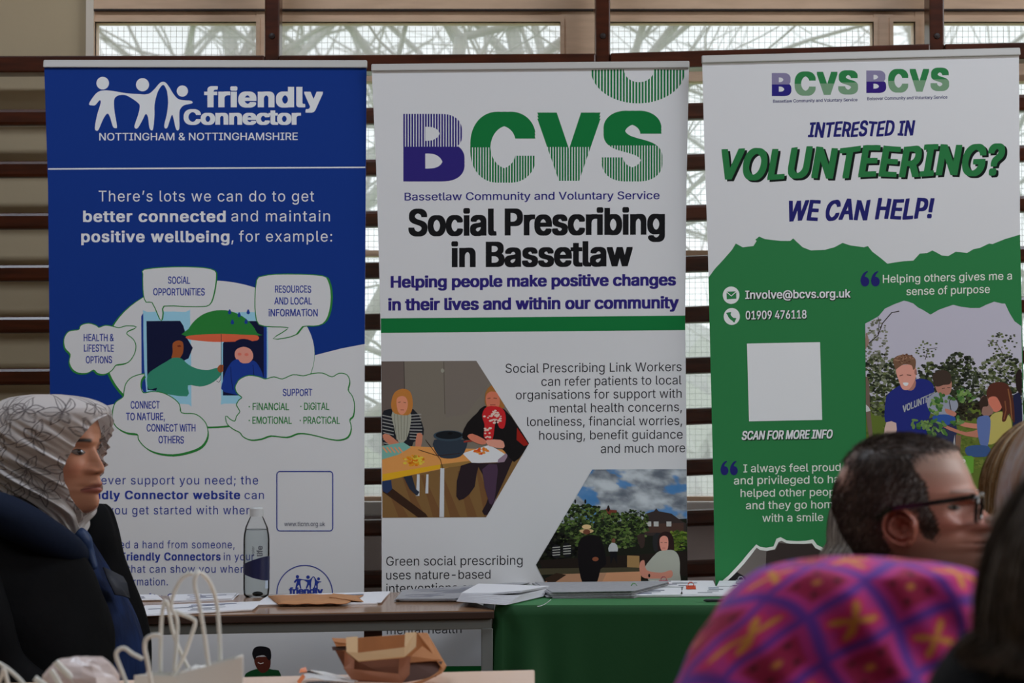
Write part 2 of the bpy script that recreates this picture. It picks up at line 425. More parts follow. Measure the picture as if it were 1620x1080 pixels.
try:                              # the sans-serif typeface that ships inside Blender itself
    FONT = bpy.data.fonts.load(os.path.join(bpy.utils.resource_path('LOCAL'), 'datafiles', 'fonts', 'Inter.woff2'))
except Exception: pass
def glyphs(text, bold=0.0, shear=0.0, res=4, space=1.0):
    """outlines of the text, each closed shape filled on its own (the typeface overlaps some strokes)"""
    key = (text, shear, space)
    if key in _cache: return _cache[key]
    cu = bpy.data.curves.new('t', 'FONT'); cu.body = text; cu.size = 1; cu.shear = shear; cu.space_character = space
    if FONT: cu.font = FONT
    o = bpy.data.objects.new('t', cu); COL.objects.link(o)
    dg = bpy.context.evaluated_depsgraph_get(); dg.update(); loops = []
    for sp in o.evaluated_get(dg).to_curve(dg).splines:
        bp = sp.bezier_points; pts = []; n_ = len(bp)
        for i in range(n_):
            a, b = bp[i], bp[(i + 1) % n_]; d = (b.co - a.co); l = d.length or 1e-9
            dev = max(abs((a.handle_right - a.co).cross(d).z), abs((b.handle_left - a.co).cross(d).z)) / l
            m = 1 if dev < .002 else res
            if m == 1: pts.append((a.co.x, a.co.y))
            else: pts += [(p.x, p.y) for p in interpolate_bezier(a.co, a.handle_right, b.handle_left, b.co, m + 1)[:-1]]
        if len(pts) > 2: loops.append(pts)
    o.to_curve_clear() if hasattr(o, 'to_curve_clear') else None
    bpy.data.objects.remove(o); bpy.data.curves.remove(cu)
    vin = [Vector(q) for p in loops for q in p]; eds = []; b0 = 0
    for p in loops: eds += [(b0 + k, b0 + (k + 1) % len(p)) for k in range(len(p))]; b0 += len(p)
    vo, eo, fo, _1, _2, _3 = delaunay_2d_cdt(vin, eds, [], 0, 1e-5)
    V = [(v.x, v.y, 0) for v in vo]; A_ = np.array([(vin[a].x, vin[a].y, vin[b].x, vin[b].y) for a, b in eds])
    cen = np.array([[sum(vo[k].x for k in f) / 3, sum(vo[k].y for k in f) / 3] for f in fo])
    x, y = cen[:, :1], cen[:, 1:]; x1, y1, x2, y2 = A_.T; up = (y1 <= y) & (y2 > y); dn = (y1 > y) & (y2 <= y)
    with np.errstate(divide='ignore', invalid='ignore'): xi = x1 + (y - y1) / (y2 - y1) * (x2 - x1)
    wn_ = ((up & (xi > x)).astype(int) - (dn & (xi > x)).astype(int)).sum(1); Fc = [tuple(f) for f, w in zip(fo, wn_) if w]      # non-zero winding
    _cache[key] = (V, Fc); return V, Fc
def bolded(text, bold=0.0, shear=0.0, space=1.0):
    # heavier weight: the same outlines laid down again around a small square, so stems thicken and corners stay crisp
    vs, fs = glyphs(text, 0.0, shear, space=space)
    if not bold: return vs, fs
    V, Fc = [], []
    for dx, dy in ((-1, -1), (0, -1), (1, -1), (-1, 0), (0, 0), (1, 0), (-1, 1), (0, 1), (1, 1)):
        o = len(V); V += [(x + dx * bold, y + dy * bold * .5, k_ + (dy * 3 + dx + 4) * 3) for x, y, k_ in vs]; Fc += [tuple(i + o for i in f) for f in fs]
    return V, Fc
CAPH = max(v[1] for v in glyphs('H')[0])
def place(text, x0, x1, yb, cap, y1=None, bold=0.0, shear=0.0, wob=0.0, space=1.0):
    vs, fs = bolded(text, bold, shear, space)
    a = min(v[0] for v in vs); b = max(v[0] for v in vs); out = []
    if y1 is None: y1 = yb
    ph = (len(text) * 1.7) % 6
    for x, y, k_ in vs:
        t = (x - a) / (b - a)
        out.append((x0 + (x1 - x0) * t, yb + (y1 - yb) * t - y / CAPH * cap * (1 + wob * .5 * math.sin(t * len(text) * 2.4 + ph)) + wob * cap * .5 * math.sin(t * len(text) * 1.9 + ph), k_))
    return out, fs
def T(pr, text, x0, x1, yb, cap, col, y1=None, bold=0.0, shear=0.0, wob=0.0, space=1.0, lift=0):
    v, f = place(text, x0, x1, yb, cap, y1, bold, shear, wob, space); pr.tris(v, f, col); pr.sh.k += lift
def lettering(sh, items, parent=None, name='lettering', label=None):
    pr = Print(sh)
    for it in items:
        kw = it[6] if len(it) > 6 else {}; T(pr, *it[:6], **kw)
        if not kw.get('lift'): pr.build(name, parent); pr = Print(sh)      # a drop shadow stays with its word
def banner(label, Y0, xc, yaw, lean, outline, base_col, rail_pts, group='roller banners'):
    foot = P(xc, 652, Y0); root = empty('roller_banner', (foot.x, Y0, 0), label, 'banner', group)
    sh = Sheet(root, Y0, foot.x, yaw, lean)
    # sheet: vinyl with its own thickness, running down into the cassette
    pr = Print(sh); t = outline
    pr.poly(t, base_col); o = pr.mb; nv = len(o.v)
    back = [(v[0], v[1] + .0006, v[2]) for v in o.v]; fs = [tuple(reversed([i + nv for i in f])) for f in o.f] + [(i, (i + 1) % nv, nv + (i + 1) % nv, nv + i) for i in range(nv)]
    o.v += back; o.c += [K(215, 215, 215)] * nv; o.f += fs
    sheet = pr.build('printed_sheet')
    # clamp rail on top, support pole, cassette with feet
    (ax, ay), (bx_, by_), hh = rail_pts
    A = sh.at(ax, ay, -.004); B = sh.at(bx_, by_, -.004); h = hh / F * Y0
    MB().hexa([A + Vector((0, -.012, -h)), B + Vector((0, -.012, -h)), B + Vector((0, .010, -h)), A + Vector((0, .010, -h)), A + Vector((0, -.005, 0)), B + Vector((0, -.005, 0)), B + Vector((0, .006, 0)), A + Vector((0, .006, 0))]).build('top_rail', rail_m, root, bevel=.003)
    M_ = (A + B) / 2
    MB().tube([(M_.x, M_.y + .035, .06), (M_.x, M_.y + .02, M_.z - h)], .008, 10).build('support_pole', rail_m, root, smooth=True)
    w = (B.x - A.x) / 2 - .012
    yl = sh.at((ax + bx_) / 2, 1270).y
    MB().box((M_.x - w, yl - .045, .015), (M_.x + w, yl + .06, .085)).build('cassette', rail_m, root, bevel=.012)
    for sx in (-1, 1): MB().box((M_.x + sx * w * .7 - .02, yl - .15, 0), (M_.x + sx * w * .7 + .02, yl + .16, .016)).build('foot', rail_m, root, bevel=.004)
    return sh, sheet
WHITE = KM(161, 162, 170)
# ============ banner 1: blue
SP = dict(space=1.08)
blue = KM(11, 38, 104); navy1 = K(42, 56, 140); wht = K(196, 198, 206); grn = K(46, 128, 62); gold = None
sh, _ = banner('blue and white roller banner headed by three joined white figures, behind the water bottle', 6.42, 325, 0.0, 0.012,
            [(70, 106), (580, 106), (577, 560), (576, 940), (575, 1262), (90, 1262), (85, 940), (79, 620), (76, 300)], WHITE, ((69, 95), (581, 95.5), 12.5))
pr = Print(sh)
pr.poly([(70, 106), (580, 106), (577, 544), (540, 551), (497, 562), (420, 582), (330, 604), (240, 625), (175, 640), (120, 651), (80, 658), (79, 620), (76, 300)], blue)
pr.poly([(76, 266), (578, 263.5), (578, 265.7), (76, 268.4)], wht)
pr.build('blue_field')
logo = [(380,445),(395,450),(408,448),(425,428),(430,440),(415,490),(405,545),(412,558),(422,552),(440,510),(458,485),(470,500),(482,540),(493,547),(500,540),(490,480),(487,430),(500,410),(530,405),(560,418),(590,440),(597,455),(590,490),(575,535),(578,548),(590,545),(610,510),(622,487),(632,500),(638,545),(648,557),(655,545),(660,490),(660,450),(668,410),(680,380),(697,362),(710,380),(715,400),(718,440),(712,490),(702,530),(704,547),(715,545),(725,515),(735,490),(742,510),(750,545),(757,557),(766,548),(766,500),(768,470),(785,450),(815,443),(823,438),(815,430),(785,428),(760,422),(740,400),(725,375),(710,355),(697,349),(682,355),(660,380),(640,398),(620,403),(600,402),(560,400),(520,395),(480,388),(440,386),(415,395),(395,418)]
logo = [(x / 2.7, y / 2.7) for x, y in logo]
def people_logo(pr, f, col):
    pr.poly([f(x, y) for x, y in logo], col, 3)
    for cx, cy, r in ((162.5, 131.5, 10), (225.5, 134, 10.4), (288.5, 144, 8.9)):
        a = f(cx, cy); b = f(cx + r, cy); pr.ell(a[0], a[1], b[0] - a[0], b[0] - a[0], col)
pr = Print(sh); people_logo(pr, lambda x, y: (x, y), wht); pr.build('logo')
lettering(sh, [("friendly", 323, 511, 168.5, 30, wht, dict(bold=.04, space=1.05)), ("Connector", 290.5, 476, 196.3, 22.5, wht, dict(bold=.04)),
               ("NOTTINGHAM & NOTTINGHAMSHIRE", 157, 471, 222, 11.6, wht, dict(y1=221.3, bold=.008))])
lettering(sh, [("There’s lots we can do to get", 156, 497, 318.5, 17, wht, SP), ("better connected", 131.5, 357, 350.5, 17, wht, dict(bold=.026, space=1.09)), ("and maintain", 366, 522, 350, 17, wht, SP),
               ("positive wellbeing", 128.5, 363, 382.5, 17, wht, dict(bold=.026, space=1.09)), (",", 366, 369.5, 382.5, 17, wht), ("for example:", 378, 525.5, 382, 17, wht, SP)])
def o4(pts): return [(60 + x / 3, 400 + y / 3) for x, y in pts]
# illustration: white disc, two phones, two figures, umbrella
pr = Print(sh)
pr.ell(331, 560.5, 167, 117, grn, 72); pr.ell(332.5, 559, 165, 115.5, WHITE, 72)
pale = K(150, 186, 210); pale2 = K(120, 168, 205); dk = K(18, 24, 62); teal = KM(40, 106, 88); skin1 = K(160, 84, 50); skin2 = K(205, 150, 140); coral = K(196, 96, 72); midb = K(30, 62, 150)
pr.poly(o4([(490, 300), (500, 285), (515, 280), (520, 690), (505, 670), (492, 640)]), midb)
pr.poly(o4([(500, 300), (520, 280), (700, 280), (722, 300), (728, 700), (715, 718), (580, 700), (515, 660)]), pale, 3)
pr.poly(o4([(515, 323), (675, 322), (690, 345), (705, 400), (735, 450), (715, 500), (695, 510), (705, 670), (520, 650)]), dk)
pr.poly(o4([(870, 420), (870, 690), (885, 715), (1040, 710), (1086, 700), (1090, 300), (1060, 282), (930, 282), (880, 300)]), pale, 2)
pr.poly(o4([(878, 430), (878, 676), (1075, 676), (1072, 323), (950, 323)]), dk)
pr.poly(o4([(1072, 300), (1086, 310), (1086, 600), (1072, 620)]), midb)
# near figure with long hair, green jumper, arm holding the umbrella
pr.poly(o4([(640, 430), (665, 415), (688, 425), (690, 465), (680, 490), (665, 505), (635, 500), (640, 470)]), skin1, 3)
pr.poly(o4([(520, 580), (560, 545), (610, 515), (640, 498), (680, 500), (715, 530), (760, 550), (810, 555), (850, 545), (872, 560), (860, 590), (820, 620), (770, 634), (712, 628), (708, 680), (570, 660), (565, 640), (525, 645)]), teal, 3)
pr.poly(o4([(852, 545), (865, 530), (886, 535), (884, 555), (868, 568), (855, 560)]), skin1, 2)
pr.poly(o4([(660, 440), (672, 436), (682, 442), (676, 446), (664, 446)]), K(110, 50, 34))
# umbrella
pr.poly(o4([(704, 395), (715, 360), (745, 320), (790, 288), (850, 272), (910, 275), (970, 300), (1015, 340), (1040, 380), (1042, 392)]), grn, 3)
pr.poly(o4([(704, 396), (760, 388), (870, 384), (980, 388), (1042, 392), (1040, 415), (960, 420), (840, 422), (750, 415), (712, 408)]), coral, 3)
pr.line(o4([(870, 385), (870, 540), (868, 600), (858, 614), (848, 608)]), .9, K(40, 60, 60))
for a, b in ((910, 280), (955, 294), (998, 280), (923, 328), (988, 326)):
    pr.poly(o4([(a, b - 14), (a + 8, b + 4), (a, b + 11), (a - 8, b + 4)]), midb, 3)
# far figure: long dark hair, head in hands
pr.poly(o4([(885, 510), (905, 460), (930, 425), (965, 408), (1010, 415), (1040, 445), (1060, 500), (1070, 560), (1030, 560), (900, 555), (880, 560)]), dk, 3)
pr.poly(o4([(935, 490), (940, 460), (975, 445), (1010, 458), (1022, 490), (1010, 515), (985, 526), (950, 512)]), skin2, 3)
for a, b in ((957, 480), (990, 482)): pr.ell(*o4([(a, b)])[0], 3.2, 2.4, K(205, 120, 105), 12)
pr.poly(o4([(880, 600), (900, 545), (925, 512), (950, 505), (965, 522), (1000, 522), (1020, 510), (1045, 530), (1070, 590), (1066, 676), (885, 660)]), midb, 3)
pr.line(o4([(915, 540), (918, 600), (926, 650)]), .8, dk); pr.line(o4([(1020, 530), (1028, 600), (1026, 640)]), .8, dk)
pr.build('printed_illustration')
ink = K(44, 62, 150); ink_g = K(58, 128, 72)
def bubble(pts, thick, items, sm=3):
    p = Print(sh); q = o4(pts); cx = sum(a for a, b in q) / len(q); cy = sum(b for a, b in q) / len(q)
    q2 = smoothpoly(q, sm) if sm else q
    p.poly([(a + (thick[0]) * 2.2, b + thick[1] * 2.2) for a, b in q2], grn); p.line(q2, 3.0, grn, True); p.poly(q2, WHITE)
    o = p.build('speech_bubble'); lettering(sh, items, o); return o
B_ = dict(bold=.018, wob=.05)
bubble([(505,80),(600,70),(700,68),(790,72),(838,85),(845,110),(840,160),(828,215),(812,245),(780,252),(700,252),(597,250),(591,285),(585,320),(570,290),(543,233),(515,232),(503,200),(500,150),(500,100)], (1, 0), [
    ("SOCiAL", 265.7, 300.7, 448.5, 11, ink, B_), ("OPPORTUNiTiES", 242.3, 324, 467, 11, ink, B_)], 2)
bubble([(1040,130),(1065,112),(1130,103),(1250,103),(1350,110),(1375,130),(1388,180),(1388,240),(1375,300),(1350,335),(1310,345),(1255,347),(1225,385),(1170,402),(1118,406),(1160,380),(1190,352),(1110,348),(1050,338),(1035,290),(1032,220)], (1.6, 0), [
    ("RESOURCES", 435, 492.3, 462.7, 11, ink, B_), ("AND LOCAL", 434, 493.3, 481.3, 11, ink, B_), ("iNFORMATiON", 425, 502.7, 500, 11, ink, B_)], 2)
bubble([(160,370),(195,365),(205,345),(240,335),(275,345),(290,355),(320,345),(355,350),(385,357),(420,348),(465,352),(430,368),(420,385),(450,410),(463,440),(455,480),(430,515),(400,525),(370,530),(350,555),(320,573),(285,570),(265,553),(235,568),(195,568),(165,550),(150,515),(155,480),(130,450),(125,410),(140,380)], (-.8, 1.2), [
    ("HEALTH &", 132.3, 180, 539.3, 11, ink, B_), ("LiFESTYLE", 132.7, 180, 556, 11, ink, B_), ("OPTiONS", 135.7, 177.3, 574.3, 11, ink, B_)])
bubble([(505,575),(450,590),(420,620),(410,660),(405,685),(370,710),(357,750),(357,790),(375,825),(420,850),(472,858),(480,885),(510,920),(560,945),(640,955),(720,940),(775,915),(803,870),(800,820),(775,785),(740,765),(680,760),(670,720),(640,690),(590,665),(540,660),(500,665),(487,635),(490,600)], (1, 1.6), [
    ("CONNECT", 206.7, 252.7, 646, 11.5, ink, B_), ("TO NATURE,", 199.3, 261, 664.3, 11.5, ink, B_), ("CONNECT WiTH", 232, 309.3, 682.3, 11.5, ink, B_), ("OTHERS", 250.7, 291, 701, 11.5, ink, B_)])
bubble([(945,620),(960,600),(1000,583),(1050,590),(1080,600),(1120,590),(1160,600),(1210,580),(1260,585),(1300,575),(1350,572),(1395,590),(1430,573),(1465,580),(1478,610),(1470,650),(1490,680),(1500,720),(1495,770),(1478,790),(1485,830),(1470,870),(1430,885),(1380,880),(1320,865),(1270,855),(1230,855),(1180,872),(1105,865),(1060,880),(1010,885),(975,870),(960,850),(930,835),(900,810),(893,775),(910,790),(935,800),(945,775),(960,755),(955,740),(945,720),(955,700),(970,685),(948,665),(938,640)], (.8, 1), [
    ("SUPPORT", 447.3, 494, 626, 11, ink, B_), ("· FiNANCiAL", 393.3, 457.3, 648.3, 11, ink_g, B_), ("· DiGiTAL", 475, 521, 648, 11, ink_g, B_), ("· EMOTiONAL", 393.3, 461.7, 670, 11, ink_g, B_), ("· PRACTiCAL", 474, 537.7, 670, 11, ink_g, B_)])
lettering(sh, [("Whatever support you need; the", 112, 408.4, 766, 13.6, ink, SP), ("Friendly Connector website", 112, 380, 789, 12.8, ink, dict(bold=.026, space=1.1)), ("can", 387, 417.5, 789, 12.8, ink, SP),
               ("help you get started with where", 128, 405, 813.3, 13.6, ink, SP), ("to look.", 134, 184, 838, 13, ink),
               ("If you need a hand from someone,", 124, 371, 867, 12, ink, SP), ("Friendly Connectors", 191, 349, 886, 12, ink, dict(bold=.026, space=1.1)), ("in your", 354, 402, 886, 12, ink, SP),
               ("community that can show you where", 112, 394, 905.6, 12, ink, SP), ("information.", 184, 265.5, 925.6, 12, ink, SP), ("ity C", 236, 276, 951, 12, ink, dict(bold=.026, space=1.1))])
def rrect(pr, x0, y0, x1, y1, r, w, col):
    pts = []
    for cx, cy, a0 in ((x1 - r, y0 + r, -90), (x1 - r, y1 - r, 0), (x0 + r, y1 - r, 90), (x0 + r, y0 + r, 180)):
        pts += [(cx + r * math.cos(math.radians(a0 + t)), cy + r * math.sin(math.radians(a0 + t))) for t in range(0, 91, 15)]
    pr.line(pts, w, col, True)
pr = Print(sh); rrect(pr, 438, 745.5, 526.5, 839.5, 5, 1.5, ink); pr.build('code_frame')
lettering(sh, [("www.tlcnn.org.uk", 449.8, 514.3, 832, 7.2, K(70, 74, 96))])
pr = Print(sh); pr.line([(482 + 44 * math.cos(a), 938 + 44 * math.sin(a)) for a in np.linspace(0, 2 * math.pi, 60)[:-1]], 1.5, ink, True)
people_logo(pr, lambda x, y: (470.4 + (x - 162) * .2656, 911.8 + (y - 131) * .2656), ink)
T(pr, "friendly", 457, 511, 939, 9.5, ink, bold=.045); T(pr, "Connector", 454, 512, 951, 8, ink, bold=.04); pr.build('round_badge')
# lower picture seen under the table: head and shoulders of a person in a green top
pr = Print(sh)
pr.poly([(386, 1075), (392, 1063), (412, 1057), (432, 1059), (444, 1066), (448, 1120), (386, 1120)], K(24, 78, 44), 3)
pr.poly([(404, 1040), (426, 1040), (427, 1055), (420, 1063), (412, 1063), (404, 1052)], K(88, 44, 34), 3)
pr.poly([(399, 1034), (403, 1024), (415, 1022), (427, 1026), (429, 1040), (425, 1044), (418, 1036), (406, 1038), (403, 1044)], K(22, 20, 26), 3)
pr.line([(408, 1047.5), (412, 1049.5), (417, 1048)], 1.4, K(200, 190, 190))
pr.build('printed_picture')

# ============ banner 2: white BCVS
sh, _ = banner('white roller banner reading Social Prescribing in Bassetlaw, middle of the three', 6.40, 838, 0.0, 0.008,
            [(588, 110), (1090, 107), (1086, 300), (1084, 500), (1086, 700), (1088, 940), (1090, 1262), (607, 1262), (604, 940), (603, 560), (600, 430), (595, 260)], WHITE, ((587.5, 101.5), (1090.5, 96.5), 11.5))
G2 = KM(12, 86, 44); N2 = K(48, 38, 118); BK = K(22, 22, 26)
def clipped(pr, vs, fs, cells, col):
    V = []; Fc = []
    for lo, hi, ylo, yhi in cells:
        for f in fs:
            for k in range(1, len(f) - 1):
                tri = [vs[f[0]], vs[f[k]], vs[f[k + 1]]]
                if max(p[0] for p in tri) < lo or min(p[0] for p in tri) > hi or max(p[1] for p in tri) < ylo or min(p[1] for p in tri) > yhi: continue
                q = clip_tri(tri, 0, lo, hi)
                if q:
                    q = q if (min(p[1] for p in q) >= ylo and max(p[1] for p in q) <= yhi) else clip_tri(q, 1, ylo, yhi)
                if q: Fc.append(tuple(range(len(V), len(V) + len(q)))); V += q
    if V: pr.tris(V, Fc, col)
def bcvs(pr, boxes, stripe, cB, cG, tint=None):
    for ch, (x0, x1, yt, yb), (ys) in boxes:
        vs, fs = bolded(ch, .05); a0 = min(v[0] for v in vs); a1 = max(v[0] for v in vs); b0 = min(v[1] for v in vs); b1 = max(v[1] for v in vs)
        P2 = [(x0 + (x1 - x0) * (x - a0) / (a1 - a0), yb + (yt - yb) * (y - b0) / (b1 - b0), k_) for x, y, k_ in vs]
        col = cB if ch == 'B' else cG
        top = [(x0 - 1, x1 + 1, yt - 2, ys)]; bot = [(x0 - 1, x1 + 1, ys, yb + 2)]
        sol, st = (bot, top) if ch == 'B' else (top, bot)
        clipped(pr, P2, fs, sol, col)
        yl, yh = st[0][2], st[0][3]
        if stripe:
            c = []; x = x0
            while x < x1: c.append((x, x + stripe * .62, yl, yh)); x += stripe
            clipped(pr, P2, fs, c, col)
        else: clipped(pr, P2, fs, st, tint[0] if ch == 'B' else tint[1])
pr = Print(sh)
bcvs(pr, [('B', (638, 735, 180, 287), 232), ('C', (744, 847, 176.5, 289), 233), ('V', (850, 950, 178, 286), 232.5), ('S', (952, 1048, 175, 287), 230)], 4.3, N2, G2)
pr.build('logo')
pr = Print(sh); ring = []
n = 60; V = [(1009.5 + 74.5 * math.cos(a), 110.5 + 53 * math.sin(a)) for a in np.linspace(0, math.pi, n)] + [(1011 + 24 * math.cos(a), 109.5 + 20.5 * math.sin(a)) for a in np.linspace(0, math.pi, n)]
V = [(x, y + 0.0) for x, y in V]; Fr = [(i, i + 1, n + i + 1, n + i) for i in range(n - 1)]
c = []; x = 936.0
while x < 1086: c.append((x, x + 2.9, 109.8 - (x - 930) * .012, 170)); x += 4.95
clipped(pr, V, Fr, c, G2); pr.build('striped_ring')
lettering(sh, [("Bassetlaw Community and Voluntary Service", 640, 1043.5, 317, 12.2, K(44, 40, 120), dict(y1=314.8, bold=.010))])
lettering(sh, [("Social Prescribing", 646, 1052, 372, 40, BK, dict(y1=369.5, bold=.035)), ("in Bassetlaw", 714, 1001, 421.3, 37.5, BK, dict(y1=419.7, bold=.035))])
lettering(sh, [("Helping people make positive changes", 618, 1069.5, 454.5, 17.5, N2, dict(y1=450.8, bold=.035)), ("in their lives and within our community", 614, 1074, 490.5, 18, N2, dict(y1=487, bold=.035))])
pr = Print(sh); pr.poly([(602.4, 503.5), (1084, 499), (1084, 522), (602.8, 526.5)], G2); pr.build('green_band'); pr = Print(sh); pr.poly([(607, 1054), (1090, 1051), (1090, 1080), (607, 1083)], K(24, 100, 56)); pr.build('green_band')
D = K(34, 34, 40)
lettering(sh, [("Social Prescribing Link Workers", 799.7, 1078.2, 589.6, 14.3, D, dict(y1=586.8)), ("can refer patients to local", 856.4, 1078.2, 610.3, 14.3, D, dict(y1=607.8)), ("organisations for support with", 816, 1078.4, 631.5, 14.3, D, dict(y1=629)),
               ("mental health concerns,", 869.7, 1078.8, 652.6, 14.3, D, dict(y1=650.3)), ("loneliness, financial worries,", 833.9, 1079.2, 673.8, 14.3, D, dict(y1=672)), ("housing, benefit guidance", 853, 1080, 695.5, 14.3, D, dict(y1=693.6)), ("and much more", 950.5, 1084, 716.5, 14.3, D, dict(y1=715))])
lettering(sh, [("Green social prescribing", 611, 826.8, 894.6, 14.5, D, dict(y1=893)), ("uses nature-based", 611, 776, 916.5, 14.3, D, dict(y1=915)), ("interventions or", 611, 747.5, 937.5, 14.3, D, dict(y1=936)), ("mental health", 612, 730, 1003, 14, D, dict(y1=1001))])
def cl(pr, x, y, rx, ry, n, cols, size, rnd, inside=None):   # cluster of small leaf-like blots
    for _ in range(n):
        a = rnd.uniform(0, 6.283); q = math.sqrt(rnd.random()); px_, py_ = x + rx * q * math.cos(a), y + ry * q * math.sin(a)
        if inside and not inside(px_, py_): continue
        s_ = rnd.uniform(.5, 1) * size; t = rnd.uniform(0, 6.28)
        pr.mb_pts.append(([(px_ + s_ * math.cos(t + u), py_ + s_ * .7 * math.sin(t + u)) for u in (0, 1.3, 2.5, 3.8, 5.1)], rnd.choice(cols)))
def flush(pr):
    V = []; Fc = []; C_ = []
    for pts, col in pr.mb_pts: Fc.append(tuple(range(len(V), len(V) + len(pts)))); V += pts; C_ += [col] * len(pts)
    # four sub-layers, so overlapping blots never share a plane
    k = max(1, len(Fc) // 12)
    for s0 in range(0, len(Fc), k):
        idx = Fc[s0:s0 + k]; vi = [i for f in idx for i in f]; m = {j: q for q, j in enumerate(vi)}
        pr.tris([V[i] for i in vi], [tuple(m[i] for i in f) for f in idx], [C_[i] for i in vi])
    pr.mb_pts = []
def q2(pts): return [(580 + x / 2.572, 540 + y / 2.572) for x, y in pts]
# --- photo A: two women cooking at a table
hexA = [(603.3, 571.5), (753.5, 570.5), (837, 701), (769, 818), (605, 819)]; pr = Print(sh, hexA)
def lerp(a, b, t): return tuple(a[i] + (b[i] - a[i]) * max(0, min(1, t)) for i in range(4))
pr.poly(hexA, KM(92, 86, 80))
pr.poly([(603.3, 571.5), (639, 571.3), (641, 668), (604, 668)], K(98, 88, 86)); pr.line([(639, 571.5), (641, 660)], 1, K(60, 52, 52)); pr.line([(702, 571.5), (704, 655)], 1, K(80, 72, 70))
pr.poly([(753.5, 571), (775, 605), (738, 655), (706, 660), (704, 571)], K(118, 106, 100)); pr.ell(700, 586, 2.6, 3.4, K(150, 148, 140))
pr.poly(q2([(60, 560), (380, 500), (610, 440), (650, 430), (660, 420), (490, 714), (62, 716)]), K(128, 92, 62))
for a in range(6): pr.poly(q2([(70 + a * 75, 560 - a * 8), (82 + a * 75, 558 - a * 8), (170 + a * 70, 714), (130 + a * 70, 714)]), K(114, 80, 54))
pr.poly(q2([(62, 580), (75, 575), (240, 700), (250, 714), (210, 716), (66, 612)]), K(58, 38, 28))
# woman on the left
pr.poly(q2([(62, 300), (90, 275), (190, 275), (225, 330), (232, 380), (190, 410), (175, 440), (90, 430), (62, 400)]), K(34, 36, 44), 2)
for a in range(9): pr.line(q2([(64 + (a > 4) * 4, 300 + a * 14), (110, 310 + a * 14)]), 1.6, K(150, 150, 152)); pr.line(q2([(175, 300 + a * 12), (222 + (a > 3) * 4, 296 + a * 13)]), 1.6, K(150, 150, 152))
pr.poly(q2([(105, 285), (175, 285), (178, 340), (160, 400), (130, 410), (112, 350)]), K(160, 160, 150), 3)
for a in range(5): pr.line(q2([(112 + a * 14, 295), (122 + a * 10, 400)]), .9, K(120, 118, 110))
pr.poly(q2([(100, 250), (112, 210), (145, 192), (178, 205), (188, 250), (182, 285), (165, 300), (120, 295), (104, 280)]), K(176, 120, 62), 3)
pr.poly(q2([(122, 235), (140, 222), (160, 228), (168, 255), (160, 285), (142, 298), (126, 280)]), K(196, 142, 112), 3)
pr.line(q2([(128, 248), (138, 246)]), 1, K(110, 70, 50)); pr.line(q2([(150, 247), (160, 249)]), 1, K(110, 70, 50)); pr.line(q2([(138, 278), (152, 278)]), 1, K(150, 70, 60))
pr.poly(q2([(65, 380), (90, 378), (135, 415), (155, 430), (140, 448), (110, 430), (75, 405)]), K(184, 130, 100), 2); pr.poly(q2([(205, 375), (228, 380), (218, 440), (205, 448), (198, 430)]), K(184, 130, 100), 2)
# table
pr.poly(q2([(62, 455), (160, 425), (380, 435), (600, 440), (560, 470), (420, 495), (62, 568)]), K(196, 150, 84))
pr.poly(q2([(62, 540), (300, 500), (300, 516), (62, 570)]), K(200, 164, 40)); pr.poly(q2([(300, 500), (545, 470), (545, 484), (300, 517)]), K(150, 112, 66))
pr.poly(q2([(62, 425), (150, 410), (180, 430), (130, 460), (62, 480)]), K(120, 168, 164))
for a in range(5): pr.line(q2([(66 + a * 16, 430), (84 + a * 16, 452)]), 2.4, K(196, 150, 110))
pr.mb_pts = []; rnd = random.Random(4); cl(pr, 654, 728, 17, 8, 60, [K(214, 150, 40), K(200, 120, 30), K(224, 180, 70)], 4, rnd); flush(pr)
pr.poly(q2([(390, 455), (500, 420), (575, 465), (560, 490), (430, 495)]), K(206, 206, 214)); cl(pr, 762, 713, 11, 5, 34, [K(206, 96, 40), K(190, 70, 34), K(220, 140, 60)], 3, rnd); flush(pr)
for a, b in ((300, 316), (205, 216), (243, 252)): pr.poly(q2([(a, 515 if a > 290 else 540), (b, 515 if a > 290 else 540), (b - 1, 714 if a > 290 else (628 if a < 220 else 618)), (a - 4, 714 if a > 290 else (628 if a < 220 else 618))]), K(186, 188, 196))
pr.poly(q2([(535, 480), (572, 450), (575, 475), (520, 660), (505, 690)]), K(150, 130, 150)); 
pr.poly(q2([(62, 568), (100, 562), (104, 600), (84, 618), (66, 608)]), K(44, 60, 92)); pr.poly(q2([(150, 550), (184, 545), (200, 600), (215, 612), (205, 628), (175, 600)]), K(44, 50, 66))
# pot
pr.ell(712, 711, 23, 11, K(40, 50, 62)); pr.poly(q2([(275, 400), (400, 400), (402, 440), (380, 468), (330, 476), (290, 462)]), K(50, 60, 72), 3)
pr.ell(710, 689, 24.5, 8.5, K(60, 72, 84)); pr.ell(710, 688, 21, 6.4, K(24, 28, 34)); pr.ell(712, 685.5, 4, 2, K(16, 16, 20)); pr.line(q2([(395, 408), (440, 402), (470, 404)]), 2.6, K(150, 60, 50))
pr.line(q2([(240, 400), (300, 480), (310, 516)]), 1, K(60, 36, 30)); pr.line(q2([(210, 440), (290, 465), (380, 455)]), 1, K(60, 36, 30))
